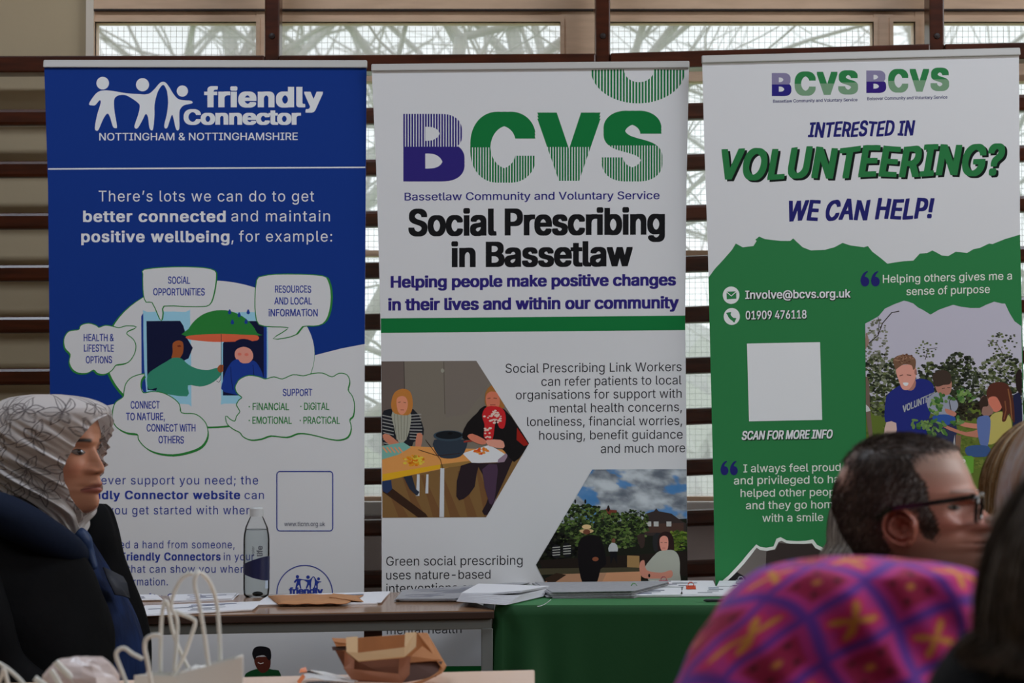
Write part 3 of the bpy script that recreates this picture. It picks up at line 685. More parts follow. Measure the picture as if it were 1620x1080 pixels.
# woman on the right
pr.poly(q2([(384, 505), (470, 495), (560, 490), (575, 450), (600, 430), (600, 470), (520, 650), (495, 705), (470, 690), (500, 620), (455, 510), (440, 590), (395, 640), (365, 630)]), K(44, 32, 40), 2)
pr.poly(q2([(470, 520), (530, 500), (530, 560), (520, 640), (500, 660)]), K(74, 56, 76), 2)
pr.poly(q2([(388, 380), (410, 330), (450, 290), (480, 262), (560, 275), (612, 340), (655, 400), (662, 420), (640, 450), (600, 490), (560, 445), (520, 420), (430, 400), (400, 400)]), K(24, 20, 22), 2)
pr.poly(q2([(612, 350), (640, 390), (660, 420), (640, 425), (610, 400)]), K(150, 34, 26))
pr.poly(q2([(483, 210), (505, 180), (520, 185), (548, 240), (560, 270), (490, 275)]), K(160, 100, 58), 2); pr.poly(q2([(485, 225), (500, 205), (530, 208), (542, 240), (536, 268), (510, 280), (490, 262)]), K(190, 118, 92), 3)
pr.line(q2([(492, 232), (504, 230)]), 1, K(90, 50, 40)); pr.line(q2([(516, 230), (530, 232)]), 1, K(90, 50, 40)); pr.line(q2([(502, 258), (524, 258)]), 1.2, K(140, 50, 46))
pr.poly(q2([(470, 300), (490, 265), (545, 268), (566, 300), (560, 350), (540, 350), (525, 320), (512, 400), (478, 390), (480, 340)]), K(182, 40, 46), 3)
rnd = random.Random(9); cl(pr, 781, 659, 15, 11, 26, [K(196, 180, 176)], 3.2, rnd); cl(pr, 772, 683, 6, 11, 12, [K(196, 180, 176)], 3, rnd); flush(pr)
pr.poly(q2([(410, 385), (430, 375), (475, 395), (490, 410), (470, 420), (430, 405)]), K(190, 124, 98), 2); pr.poly(q2([(490, 400), (545, 400), (560, 415), (555, 435), (500, 425), (488, 412)]), K(196, 150, 136), 2)
pr.build('printed_photo')
# --- photo B: allotment under a cloudy sky
hexB = [(937, 742.5), (1086, 741.5), (1088, 926), (865, 926), (848, 893)]; pr = Print(sh, hexB); rnd = random.Random(12)
inB = lambda x, y: y > 742.5 and x < 1087.5 and y < 926 and x > (937 - (y - 742) * (937 - 848) / 151 if y < 893 else 848 + (y - 893) * 17 / 32)
def skyc(x, y):
    v = Vector((x * .028, y * .05, 3.1)); t = .5 + .62 * mnoise.fractal(v, .9, 2.1, 5); t = max(0, min(1, t)); bl = max(0, min(1, (mnoise.fractal(v * .8 + Vector((7.3, 2.2, 0)), 1, 2, 4) - .12) * 5))
    base = lerp(KM(72, 78, 90), KM(150, 156, 166), t * t * (3 - 2 * t)); return lerp(base, KM(48, 96, 146), bl * .85)
pr.gridfill(846, 742, 1088, 832, 110, 44, skyc)
pr.poly([(885.5, 830), (1087.5, 820), (1088, 926), (865, 926), (848, 893)], K(30, 32, 24))
pr.poly(q2([(930, 720), (950, 686), (975, 682), (985, 668), (992, 684), (1018, 686), (1024, 724)]), K(110, 60, 48)); pr.ell(962.5, 804, 2, 5, K(34, 26, 24))
pr.poly(q2([(1118, 740), (1135, 700), (1170, 690), (1178, 678), (1188, 690), (1240, 700), (1282, 730), (1300, 740), (1300, 790), (1118, 790)]), K(58, 48, 48))
pr.poly(q2([(1124, 742), (1290, 738), (1290, 776), (1124, 778)]), K(74, 56, 50))
for a in (1148, 1178, 1230): pr.poly(q2([(a - 10, 732), (a + 10, 732), (a + 10, 752), (a - 10, 752)]), K(170, 170, 172))
greens = [K(36, 46, 30), K(56, 72, 40), K(78, 98, 52), K(28, 34, 26), K(92, 112, 66)]
cl(pr, 925, 835, 46, 38, 700, greens, 4, rnd, inB); cl(pr, 985, 838, 40, 28, 420, greens, 4, rnd, inB); cl(pr, 1002, 822, 25, 16, 130, greens, 3, rnd, inB); cl(pr, 905, 806, 14, 12, 50, greens, 3.4, rnd, inB)
cl(pr, 1070, 855, 30, 15, 240, [K(86, 112, 44), K(108, 132, 56), K(64, 84, 38)], 4, rnd, inB); cl(pr, 880, 868, 34, 24, 240, [K(24, 26, 22), K(40, 44, 30), K(18, 18, 18)], 5, rnd, inB); flush(pr)
for a in (882, 908, 924): pr.ell(a + 2, 793 - (a == 882) * 2, 1.6, 3.6, K(24, 24, 26), 10)
pr.poly([(852, 886), (1087.5, 872), (1088, 912), (1040, 900), (858, 900)], K(38, 30, 26))
pr.poly([(862, 920), (900, 903), (930, 905), (1014, 900), (1014, 926), (866, 926)], K(176, 142, 112)); pr.poly([(960, 905), (1014, 902), (1014, 926), (950, 926)], K(190, 152, 118))
pr.poly([(848, 899), (1020, 897), (1030, 903), (852, 909)], K(74, 70, 56)); pr.poly([(862, 915), (880, 906), (896, 909), (870, 926)], K(60, 44, 34))
# dark-coated person in a straw hat, seen from behind
pr.poly([(914, 872), (916, 856), (924, 848), (940, 846), (950, 852), (956, 868), (959, 892), (950, 900), (944, 923), (930, 923), (922, 923), (916, 900)], K(22, 18, 22), 2)
pr.poly(q2([(865, 770), (880, 764), (915, 764), (924, 772), (905, 780), (880, 780)]), K(186, 166, 132), 2); pr.ell(928, 833, 7.4, 3.6, K(196, 176, 142)); pr.ell(928, 841, 5.6, 4, K(110, 70, 56)); pr.ell(942, 884, 5, 3.4, K(140, 80, 62))
# small figures
pr.poly([(964, 862), (970, 858), (976, 862), (977, 872), (963, 872)], K(176, 178, 184), 2); pr.ell(970.5, 855, 3, 3.8, K(110, 74, 62)); pr.poly([(965, 872), (976, 872), (976, 892), (971, 880), (966, 893)], K(22, 22, 30))
for x, y in ((880, 872), (897, 870)):
    pr.ell(x, y, 8, 11, K(30, 30, 36)); 
    for k in range(4): pr.line([(x - 6, y - 6 + k * 4), (x + 6, y - 7 + k * 4)], 1.5, K(170, 170, 170))
pr.poly(q2([(1060, 870), (1110, 872), (1110, 920), (1060, 918)]), K(160, 130, 84)); pr.poly(q2([(1100, 790), (1130, 784), (1130, 830), (1115, 840)]), K(60, 46, 44), 2); pr.poly(q2([(1165, 790), (1195, 780), (1185, 850), (1168, 848)]), K(40, 40, 44), 2)
# woman in the grey cardigan
pr.poly(q2([(1186, 800), (1205, 775), (1235, 778), (1250, 810), (1250, 870), (1240, 880), (1190, 860)]), K(46, 28, 28), 3)
pr.poly(q2([(1192, 805), (1208, 790), (1226, 800), (1226, 840), (1212, 858), (1196, 842)]), K(196, 146, 134), 3)
pr.line(q2([(1196, 818), (1204, 817)]), .8, K(70, 40, 40)); pr.line(q2([(1212, 817), (1222, 818)]), .8, K(70, 40, 40)); pr.line(q2([(1202, 840), (1216, 840)]), .9, K(170, 90, 90))
pr.poly(q2([(1180, 860), (1210, 850), (1250, 850), (1272, 880), (1274, 940), (1268, 980), (1150, 980), (1160, 940), (1140, 945), (1130, 920)]), K(166, 168, 164), 3)
pr.poly(q2([(1112, 900), (1130, 890), (1140, 930), (1200, 940), (1240, 930), (1240, 960), (1180, 964), (1130, 962), (1112, 940)]), K(188, 140, 124), 3); pr.ell(*q2([(1150, 952)])[0], 1.8, 3, K(24, 22, 24), 10)
pr.build('printed_photo')

# ============ banner 3: volunteering
sh, _ = banner('white and green roller banner asking about volunteering, at the right', 6.36, 1365, 0.03, 0.006,
            [(1111, 101), (1612, 88), (1613, 250), (1614, 400), (1618, 560), (1621, 760), (1624, 940), (1628, 1262), (1140, 1262), (1132, 940), (1127, 700), (1120, 400), (1114, 220)], WHITE, ((1110, 88), (1613.5, 75.5), 12.5))
G3 = KM(33, 92, 54)
def q3(pts): return [(1100 + x / 3, 360 + y / 3) for x, y in pts]
tear = [(1120.7,439),(1131,425),(1145,410),(1158,395),(1164,385),(1175,391),(1192,389),(1197,381),(1195,379),(1201,374),(1210,378),(1235,381),(1250,381),(1255,377),(1260,382),(1270,391),(1283,396),(1305,395),(1320,391),(1333,384),(1345,388),(1367,391),(1373,389),(1380,398),(1392,407),(1404,417),(1415,415),(1430,413),(1445,412),(1455,401),(1467,400),(1475,396),(1483,400),(1490,404),(1500,405),(1512,398),(1530,400),(1540,394),(1550,392),(1565,385),(1570,386),(1590,378),(1613.8,371)]
pr = Print(sh); pr.poly(tear + [(1618, 560), (1621, 760), (1624, 940), (1628, 1262), (1140, 1262), (1132, 940), (1127, 700)], G3); pr.build('green_field')
pr = Print(sh)
tints = (K(130, 122, 158), K(110, 148, 122))
bcvs(pr, [('B', (1221, 1252, 115.5, 152), 133.5), ('C', (1257, 1290.5, 113, 151.5), 132.5), ('V', (1292, 1325, 113.5, 150), 132), ('S', (1326, 1357.5, 111, 149.5), 130.5)], 0, K(44, 36, 124), G3, tints)
bcvs(pr, [('B', (1370.5, 1402, 111.5, 147), 129), ('C', (1405, 1437, 109, 146.5), 128), ('V', (1439, 1470, 109, 145), 127), ('S', (1472, 1501.5, 107, 144), 125.5)], 0, K(52, 30, 118), G3, tints)
pr.build('logo')
nb = K(44, 42, 96)
lettering(sh, [("Bassetlaw Community and Voluntary Service", 1223, 1356.5, 162.5, 4.8, nb, dict(y1=160, bold=.015)), ("Bolsover Community and Voluntary Service", 1372, 1498.8, 158.5, 4.8, nb, dict(y1=155.8, bold=.015))])
N3 = K(36, 36, 104)
lettering(sh, [("INTERESTED IN", 1278, 1448, 217, 22.5, N3, dict(y1=213.3, bold=.034, shear=.24, wob=.06, space=1.03))])
V3 = dict(bold=.036, shear=.22, wob=.05, space=1.06)
lettering(sh, [("VOLUNTEERING?", 1145, 1593.6, 286.5, 46, K(16, 24, 22), dict(y1=277.6, lift=8, **V3)), ("VOLUNTEERING?", 1141.5, 1590, 283.5, 46, KM(30, 88, 50), dict(y1=274.6, **V3))])
lettering(sh, [("WE CAN HELP!", 1248, 1478.5, 349, 30.5, N3, dict(y1=344.5, bold=.036, shear=.24, wob=.06, space=1.04))])
o = K(20, 40, 24)
sh_items = []
for txt, x0, x1, ya, yb, cap, bd, sr in (("Involve@bcvs.org.uk", 1179, 1345.7, 472.6, 470.2, 12.8, .018, 0), ("01909 476118", 1179.7, 1276, 505, 503.3, 13, .018, 0), ("SCAN FOR MORE INFO", 1173.5, 1317.5, 695.2, 692.8, 13.3, .03, .22)):
    sh_items.append((txt, x0 + .8, x1 + .9, ya + .9, cap, o, dict(y1=yb + .9, bold=bd + .03, shear=sr, lift=8))); sh_items.append((txt, x0, x1, ya, cap, K(206, 206, 212), dict(y1=yb, bold=bd, shear=sr)))
lettering(sh, sh_items)
pr = Print(sh); Wc = K(198, 200, 204)
pr.ell(1156.7, 466.8, 13.2, 13.8, Wc); pr.poly(q3([(148, 304), (194, 302), (195, 337), (149, 340)]), G3); pr.line(q3([(148, 305), (171, 324), (194, 303)]), 1.4, Wc)
pr.ell(1157.7, 500.4, 12.8, 13.4, Wc); pr.line(q3([(158, 402), (162, 418), (174, 432), (190, 440)]), lambda t: 5 if .15 < t < .75 else 7.5, G3, smooth=3)
pr.build('contact_icons')
pr = Print(sh); pr.poly([(1181.7, 543.3), (1297.3, 541), (1300.7, 664), (1185, 666.2)], K(204, 204, 212)); pr.build('code_panel')
hand = dict(bold=.004, wob=.05); hw = K(196, 204, 198)
def hl(t, x0, x1, ya, yb, cap): return (t, x0, x1, ya, cap, hw, dict(y1=yb, bold=.006, wob=.045))
lettering(sh, [hl("Helping others gives me a", 1396.7, 1601, 447.3, 442, 12.5), hl("sense of purpose", 1434, 1566, 467, 463, 12.5)])
lettering(sh, [hl("I always feel proud", 1176, 1330, 747, 744.6, 12.5), hl("and privileged to have", 1161, 1349, 766, 763.5, 12.5), hl("helped other people", 1171.6, 1336, 785.8, 783.5, 12.5), hl("and they go home", 1180, 1328, 805.4, 803.4, 12.5), hl("with a smile", 1206, 1302.5, 825.2, 823.8, 12.5)])
pr = Print(sh)
def quote(x, y, w, h):
    for k in (0, 1):
        a = x + k * w * 1.18
        pr.ell(a + w * .5, y + h * .68, w * .48, h * .32, N3); pr.poly([(a + w * .02, y + h * .7), (a + w * .12, y + h * .32), (a + w * .45, y + h * .06), (a + w * .85, y), (a + w * .55, y + h * .22), (a + w * .46, y + h * .45), (a + w * .6, y + h * .6)], N3, 3)
quote(1361.5, 429, 14, 24); pr.build('quote_marks'); pr = Print(sh); quote(1140, 729, 12.6, 22.5); pr.build('quote_marks')
# --- photo C: volunteers planting
pr = Print(sh, [(1368, 400), (1614, 400), (1620, 775), (1371, 775)]); rnd = random.Random(5)
edge = [(1368, 512), (1376, 508), (1390, 500), (1400, 488), (1415, 481), (1430, 475.5), (1437, 477), (1445, 480), (1452, 486), (1460, 490), (1472, 497.5), (1485, 490), (1496, 486), (1508, 482), (1520, 485), (1535, 487), (1550, 487), (1560, 482), (1573, 477), (1585, 480), (1590, 480), (1597, 495), (1605, 508), (1616, 516)]
def topat(x):
    for (a, b), (c_, d_) in zip(edge, edge[1:]):
        if a <= x <= c_: return b + (d_ - b) * (x - a) / (c_ - a)
    return 520
inC = lambda x, y: 1369.5 < x < 1614 + (y - 500) * .02 and y > topat(x) + 3 and y < 775
pr.poly(edge + [(1618, 560), (1621, 775), (1373, 775)], K(176, 174, 188))
c4 = lambda pts: [(1360 + x / 4.154, 480 + y / 4.154) for x, y in pts]
pr.poly(c4([(36, 650), (200, 640), (500, 660), (800, 640), (1060, 620), (1070, 1220), (52, 1220)]), K(92, 108, 50))
fol = [K(52, 58, 44), K(74, 82, 56), K(96, 106, 72), K(38, 42, 34), K(122, 130, 100), K(60, 66, 50)]
cl(pr, 1395, 608, 34, 50, 520, fol, 4.5, rnd, inC); cl(pr, 1385, 545, 20, 46, 120, [K(120, 122, 108), K(96, 98, 82), K(140, 142, 130)], 3.2, rnd, inC); cl(pr, 1480, 610, 40, 38, 420, fol[:4], 4.5, rnd, inC); cl(pr, 1518, 610, 30, 54, 480, [fol[0], fol[3], fol[5], fol[1]], 4.5, rnd, inC); cl(pr, 1585, 610, 42, 50, 480, fol, 4.5, rnd, inC)
cl(pr, 1590, 545, 26, 20, 46, fol[:3], 3, rnd, inC); cl(pr, 1468, 552, 20, 14, 30, fol[:3], 2.6, rnd, inC); cl(pr, 1550, 650, 60, 14, 160, [K(44, 40, 32), K(60, 54, 40)], 5, rnd, inC)
cl(pr, 1545, 590, 55, 30, 90, [K(150, 152, 148)], 2, rnd, inC); cl(pr, 1400, 590, 30, 30, 50, [K(146, 150, 132)], 2, rnd, inC); flush(pr)
pr.line(c4([(60, 260), (120, 210), (150, 130), (210, 60), (260, 50)]), 1.6, K(52, 44, 40)); pr.line(c4([(120, 200), (130, 120), (120, 90)]), 1.1, K(52, 44, 40)); pr.line(c4([(430, 370), (450, 300), (510, 290)]), 1.1, K(70, 66, 62)); pr.line(c4([(940, 330), (900, 260), (840, 240)]), 1.1, K(70, 66, 62))
cl(pr, 1450, 690, 80, 22, 300, [K(92, 108, 50), K(108, 122, 60), K(78, 94, 44)], 4, rnd, lambda x, y: inC(x, y) and y > 668); cl(pr, 1560, 705, 60, 36, 300, [K(98, 112, 52), K(112, 126, 62), K(84, 98, 46)], 4, rnd, lambda x, y: inC(x, y) and y > 664); flush(pr)
# strip of a person cut by the left edge
pr.poly(c4([(40, 190), (56, 220), (62, 260), (48, 280), (38, 300)]), K(150, 120, 110), 2); pr.poly(c4([(40, 480), (62, 520), (66, 640), (74, 740), (88, 900), (66, 900), (46, 760), (38, 650)]), K(110, 92, 84), 2); pr.poly(c4([(38, 660), (60, 680), (72, 705), (42, 712)]), K(180, 180, 184))
# big volunteer in blue
pr.poly(c4([(170, 640), (190, 590), (250, 545), (300, 520), (380, 495), (440, 500), (480, 530), (490, 590), (470, 700), (450, 780), (440, 870), (240, 868), (235, 790), (168, 776)]), KM(26, 32, 96), 3)
pr.poly(c4([(175, 780), (240, 785), (238, 870), (220, 930), (140, 930), (160, 860)]), K(190, 170, 168), 2)
pr.poly(c4([(270, 520), (300, 560), (340, 572), (366, 545), (364, 495), (300, 490)]), K(168, 120, 108), 2)
pr.poly(c4([(238, 440), (260, 410), (330, 400), (368, 420), (372, 470), (350, 530), (320, 566), (280, 560), (255, 500)]), K(196, 152, 142), 3)
pr.poly(c4([(225, 400), (220, 370), (245, 345), (290, 335), (340, 342), (368, 370), (366, 420), (352, 435), (340, 405), (290, 400), (255, 420), (236, 432)]), K(116, 84, 70), 3); cl(pr, 1431, 568, 15, 8, 40, [K(150, 112, 92), K(96, 66, 54)], 2.4, rnd); flush(pr)
pr.line(c4([(262, 475), (285, 468)]), 1.2, K(90, 60, 52)); pr.line(c4([(310, 468), (338, 472)]), 1.2, K(90, 60, 52)); pr.poly(c4([(284, 520), (320, 520), (314, 538), (296, 540)]), K(226, 220, 220), 2); pr.ell(*c4([(368, 450)])[0], 2, 4.6, K(160, 110, 100), 12)
T(pr, "VOLUNTEER", 1428, 1480, 652.5, 10.5, K(196, 198, 210), y1=630, bold=.035)
# boy
pr.poly(c4([(440, 640), (490, 590), (560, 580), (640, 640), (636, 700), (560, 740), (470, 720)]), K(150, 154, 170), 3); pr.poly(c4([(500, 530), (560, 530), (602, 510), (602, 570), (580, 600), (530, 596), (505, 570)]), K(170, 124, 108), 3)
pr.poly(c4([(482, 500), (484, 465), (515, 440), (560, 438), (596, 462), (602, 505), (590, 530), (550, 535), (520, 545), (496, 540)]), K(66, 54, 48), 3); pr.line(c4([(540, 558), (560, 556)]), 1, K(60, 40, 36)); pr.line(c4([(576, 552), (596, 552)]), 1, K(60, 40, 36))
pr.poly(c4([(440, 760), (600, 740), (640, 830), (610, 1000), (560, 1000), (480, 900)]), K(50, 54, 84), 2)
pr.poly(c4([(480, 740), (560, 728), (625, 745), (620, 780), (560, 800), (500, 785)]), K(54, 82, 160), 3); pr.poly(c4([(560, 690), (600, 700), (636, 720), (620, 742), (570, 720)]), K(178, 128, 110), 2)
# girl with red-brown hair and yellow top, arms out
pr.poly(c4([(1010, 600), (1050, 580), (1066, 640), (1072, 880), (1006, 840)]), K(36, 38, 70)); pr.poly(c4([(1026, 470), (1045, 435), (1064, 445), (1066, 590), (1030, 560)]), K(44, 32, 32), 2)
pr.poly(c4([(845, 780), (870, 730), (930, 710), (985, 740), (1000, 800), (996, 870), (930, 900), (845, 925), (840, 840), (850, 820)]), K(176, 168, 96), 3)
pr.poly(c4([(840, 790), (780, 825), (700, 845), (620, 820), (560, 795), (545, 780), (552, 812), (640, 850), (770, 880), (860, 830)]), K(176, 122, 100), 2); pr.poly(c4([(640, 768), (700, 782), (800, 792), (830, 790), (790, 822), (700, 812), (650, 795)]), K(186, 132, 110), 2)
pr.poly(c4([(846, 620), (850, 600), (920, 600), (935, 680), (900, 712), (866, 700), (846, 670)]), K(190, 120, 98), 3)
pr.poly(c4([(838, 620), (836, 570), (860, 530), (910, 515), (970, 530), (1000, 590), (1015, 680), (1018, 780), (1000, 760), (980, 720), (960, 770), (935, 770), (940, 700), (905, 620), (870, 610)]), K(84, 48, 38), 3); pr.line(c4([(975, 560), (990, 640), (1000, 760)]), 2, K(140, 88, 62)); pr.line(c4([(955, 640), (962, 700), (948, 760)]), 2, K(130, 78, 56))
# small child behind, in blue
pr.poly(c4([(790, 640), (815, 605), (840, 620), (850, 660), (880, 710), (840, 740), (800, 720)]), K(150, 110, 100), 3); pr.poly(c4([(786, 660), (800, 620), (832, 606), (845, 670), (810, 680), (800, 720)]), K(60, 44, 38), 3); pr.poly(c4([(770, 770), (800, 740), (850, 740), (860, 800), (840, 940), (790, 920)]), K(92, 112, 168), 3)
pr.poly(c4([(700, 945), (760, 930), (850, 940), (850, 1000), (740, 1006), (698, 985)]), K(62, 84, 140), 3)
# plant
lf = [K(74, 112, 62), K(98, 134, 78), K(120, 150, 84), K(60, 92, 52)]
for cx, cy, rx, ry, nn in ((490, 680, 60, 55, 22), (690, 610, 65, 45, 20), (560, 620, 60, 30, 14), (400, 790, 75, 28, 16), (510, 820, 70, 55, 26), (640, 770, 40, 30, 8)):
    for _ in range(nn):
        a = rnd.uniform(0, 6.28); q = math.sqrt(rnd.random()); x, y = c4([(cx + rx * q * math.cos(a), cy + ry * q * math.sin(a))])[0]
        pr.ell(x, y, rnd.uniform(2.5, 6), rnd.uniform(1.6, 3), rnd.choice(lf), 7, rnd.uniform(0, 3))
pr.line(c4([(600, 700), (590, 640), (620, 600)]), .9, K(60, 50, 40)); pr.line(c4([(500, 880), (480, 800), (420, 780)]), .9, K(70, 84, 50))
pr.poly(c4([(600, 1000), (625, 860), (632, 1000)]), K(170, 170, 176)); pr.poly(c4([(632, 860), (668, 870), (655, 1010), (630, 1010)]), K(130, 92, 80))
# lime green card with two pale dots
pr.poly(c4([(622, 1004), (735, 1000), (750, 1012), (748, 1110), (700, 1130), (622, 1120)]), K(98, 156, 62), 0); pr.ell(1516, 729.5, 3.4, 3.6, K(206, 210, 190)); pr.ell(1516.4, 730, 1.7, 1.9, K(120, 84, 50)); pr.ell(1524.6, 729, 2.8, 3, K(206, 214, 200)); pr.ell(1524.4, 729.4, 1, 1.1, K(120, 150, 120))
pr.build('printed_photo')
# --- torn picture at the foot
pr = Print(sh); q5 = lambda pts: [(1100 + x / 3.115, 640 + y / 3.115) for x, y in pts]
tp = [(118, 880), (165, 840), (195, 808), (230, 770), (262, 730), (300, 688), (320, 700), (350, 704), (385, 698), (400, 660), (420, 652), (450, 668), (500, 672), (545, 670), (580, 663), (600, 690), (650, 715), (700, 730), (900, 760)]
pr.poly(q5(tp + [(900, 960), (118, 960)]), K(196, 198, 200))
tp2 = [(140, 884), (175, 852), (205, 822), (240, 784), (272, 744), (302, 704), (320, 716), (352, 720), (392, 712), (410, 676), (425, 670), (450, 682), (500, 688), (575, 682), (592, 706), (650, 732), (700, 745), (900, 775)]
pr.poly(q5(tp2 + [(900, 960), (140, 960)]), K(104, 96, 96)); pr.poly(q5([(350, 722), (395, 714), (412, 680), (450, 684), (575, 686), (592, 708), (650, 734), (700, 747), (700, 960), (340, 960)]), K(60, 50, 50)); pr.poly(q5([(140, 884), (205, 824), (250, 850), (262, 960), (140, 960)]), K(38, 36, 38))
pr.build('printed_picture')
# ------------------------------------------------------------------ tables
def tp(px, py, z=.742): return PZ(px, py, z)
steel = mat('grey_steel', O(74, 76, 74, .3), .45, metallic=.2)
top_m = mat('table_laminate', O(116, 88, 66), .16, noise=(6, (1, 8, 1), .5, O(96, 70, 52)), spec=.6)
edge_m = mat('table_edge', O(40, 26, 20), .4)
FL, FR = tp(150, 977, .74), tp(782, 966.5, .74)
dirx = (FR - FL).normalized(); diry = Vector((-dirx.y, dirx.x, 0))
FL = FR - dirx * 1.52
root = empty('folding_table', ((FL + FR) / 2 + diry * .3).to_tuple()[:2] + (0,), 'brown topped folding table with grey steel frame, left of the green clothed table', 'table')
def slab(a, b, dep, z0, z1, inset=0.0, over=0.0):
    p = [a + diry * inset - dirx * over, b + diry * inset + dirx * over, b + diry * dep + dirx * over, a + diry * dep - dirx * over]
    return [Vector((q.x, q.y, z0)) for q in p] + [Vector((q.x, q.y, z1)) for q in p]
MB().hexa(slab(FL, FR, .60, .7305, .742, .004)).build('table_top', top_m, root)
MB().hexa(slab(FL, FR, .604, .7225, .7395)).build('edge_band', edge_m, root, bevel=.002)
fa, fb = FL + dirx * .02, FR - dirx * .004
fr_ = MB()
def fbar(a, b, z0, z1, w): return MB().hexa([Vector((a.x, a.y, z0)), Vector((b.x, b.y, z0)), Vector((b.x, b.y + w, z0)), Vector((a.x, a.y + w, z0)), Vector((a.x, a.y, z1)), Vector((b.x, b.y, z1)), Vector((b.x, b.y + w, z1)), Vector((a.x, a.y + w, z1))])
fbar(fa + diry * .012, fb + diry * .012, .698, .722, .022).build('frame_rail', steel, root, bevel=.002)
fbar(fa + diry * .56, fb + diry * .56, .698, .722, .022).build('frame_rail', steel, root, bevel=.002)
for e_ in (fa, fb - dirx * .027):
    for dd in (.012, .56):
        q = e_ + Vector((0, dd * .98, 0)); MB().box((q.x, q.y, 0), (q.x + .027, q.y + .025, .7)).build('leg', steel, root, bevel=.002)
    MB().box((e_.x, e_.y + .03, .70), (e_.x + .027, e_.y + .56, .722)).build('side_rail', steel, root)
# green cloth over the second table: one draped sheet
green = mat('green_cloth', O(15, 44, 20, .45), .6, bump=(160, (1, 1, 1), .25, .0008), sheen=.5, spec=.2, tint=(.22, .8, .34, 1))
G0 = tp(786, 957.5, .752); G1x = (1560 - 810) / F * 5.75
gx0, gy0 = G0.x, G0.y; gx1 = gx0 + 1.52; gy1 = gy0 + .66
root = empty('clothed_table', ((gx0 + gx1) / 2, (gy0 + gy1) / 2, 0), 'table under a floor length green cloth, right of the brown topped table', 'table')
rows = []; NX = 240
def per(s):      # perimeter of the front half: left side back->front, front, right side
    a, b, c = gy1 - gy0, gx1 - gx0, gy1 - gy0; t = s * (a + b + c)
    if t < a: return (gx0, gy1 - t, -1, 0, t)
    if t < a + b: return (gx0 + t - a, gy0, 0, -1, t)
    return (gx1, gy0 + t - a - b, 1, 0, t)
def fold(t): return (math.sin(t * 21 + 1) * .5 + math.sin(t * 37 + 2.3) * .3 + math.sin(t * 11) * .4)
for j, z in enumerate(np.linspace(.748, .02, 40)):
    r = []; d_ = (.748 - z)
    for i in range(NX + 1):
        x, y, nx_, ny_, t = per(i / NX); am = min(1, d_ * 1.6) * .022
        cr = math.exp(-((t - (gy1 - gy0) - .03) / .11) ** 2)      # extra folds at the front left corner
        o_ = am * (fold(t + d_ * .35 * (1 if t < 1.5 else .2)) + .5) + cr * d_ * .075 * (1 + math.sin(t * 62)) + .004
        cx_ = -cr * .25 * d_; r.append(Vector((x + nx_ * o_ + (0 if nx_ else 0), y + ny_ * o_, z)))
    rows.append(r)
top_in = [Vector((min(max(p.x, gx0 + .006), gx1 - .006), max(p.y, gy0 + .006), .7525)) for p in rows[0]]
mb = MB().grid([top_in] + rows)
n0 = len(mb.v); mb.add([(gx0 + .006, gy1, .7525), (gx1 - .006, gy1, .7525), (gx1 - .006, gy0 + .006, .7525), (gx0 + .006, gy0 + .006, .7525)], [(0, 3, 2, 1)])
mb.build('tablecloth', green, root, smooth=True)
MB().box((gx0 + .02, gy0 + .02, .72), (gx1 - .02, gy1 - .01, .745)).build('table_top', top_m, root)
for x in (gx0 + .05, gx1 - .08):
    for y in (gy0 + .05, gy1 - .08): MB().box((x, y, 0), (x + .03, y + .03, .72)).build('leg', steel, root)

# ------------------------------------------------------------------ paper goods
paper = mat('white_paper', O(176, 176, 182, .5), .6)
paper2 = mat('grey_newsprint', O(128, 128, 130, .5), .7, noise=(90, (1, 3, 1), .5, O(98, 98, 104, .5)))
printed = mat('leaflet_print', None, .45, attr='Col')
def quadz(pts, z): return [Vector((PZ(a, b, z).x, PZ(a, b, z).y, 0)) for a, b in pts]
def sheets(name, label, corners, z0, n, th, m, group=None, jit=.004, twist=.02, pr_marks=0, seed=0, lift=0.0, cat='papers'):
    """a pile of loose sheets: each sheet a part; corners are front-left, front-right, back-right, back-left"""
    rnd = random.Random(seed); q = quadz(corners, z0); c = sum(q, Vector()) / 4
    root = empty(name, (c.x, c.y, z0), label, cat, group); z = z0
    for k in range(n):
        a = rnd.uniform(-twist, twist); dx, dy = rnd.uniform(-jit, jit), rnd.uniform(-jit, jit)
        R_ = Matrix.Rotation(a, 3, 'Z'); p = [c + R_ @ (v - c) + Vector((dx, dy, 0)) for v in q]
        lf = lift * k / max(1, n)
        mb = MB().hexa([Vector((v.x, v.y, z + (lf if i in (1, 2) else 0))) for i, v in enumerate(p)] + [Vector((v.x, v.y, z + th * .9 + (lf if i in (1, 2) else 0))) for i, v in enumerate(p)])
        mb.build('sheet', m, root); z += th
    if pr_marks:
        mb = MB()
        for k in range(pr_marks):
            u0 = rnd.uniform(.06, .5); u1 = min(.95, u0 + rnd.uniform(.1, .45)); v0 = .1 + .8 * k / pr_marks; v1 = v0 + .45 / pr_marks
            f_ = lambda u, v: (p[0] * (1 - u) + p[1] * u) * (1 - v) + (p[3] * (1 - u) + p[2] * u) * v + Vector((0, 0, z - th * .1 + .0004 + lf * u))
            col = rnd.choice([O(90, 92, 104, .5), O(60, 66, 96, .5), O(120, 122, 128, .5)])
            mb.add([f_(u0, v0), f_(u1, v0), f_(u1, v1), f_(u0, v1)], [(0, 1, 2, 3)], col)
        tag(mb.build('print', printed, root), kind='stuff')
    return root, z
TZ = .7425
sheets('leaflet_pile', 'low pile of leaflets beside the seated woman, hard against her coat', [(205, 951), (256, 950), (246, 943), (200, 944)], TZ, 5, .0011, paper, 'leaflets on the brown table', seed=1, pr_marks=3)
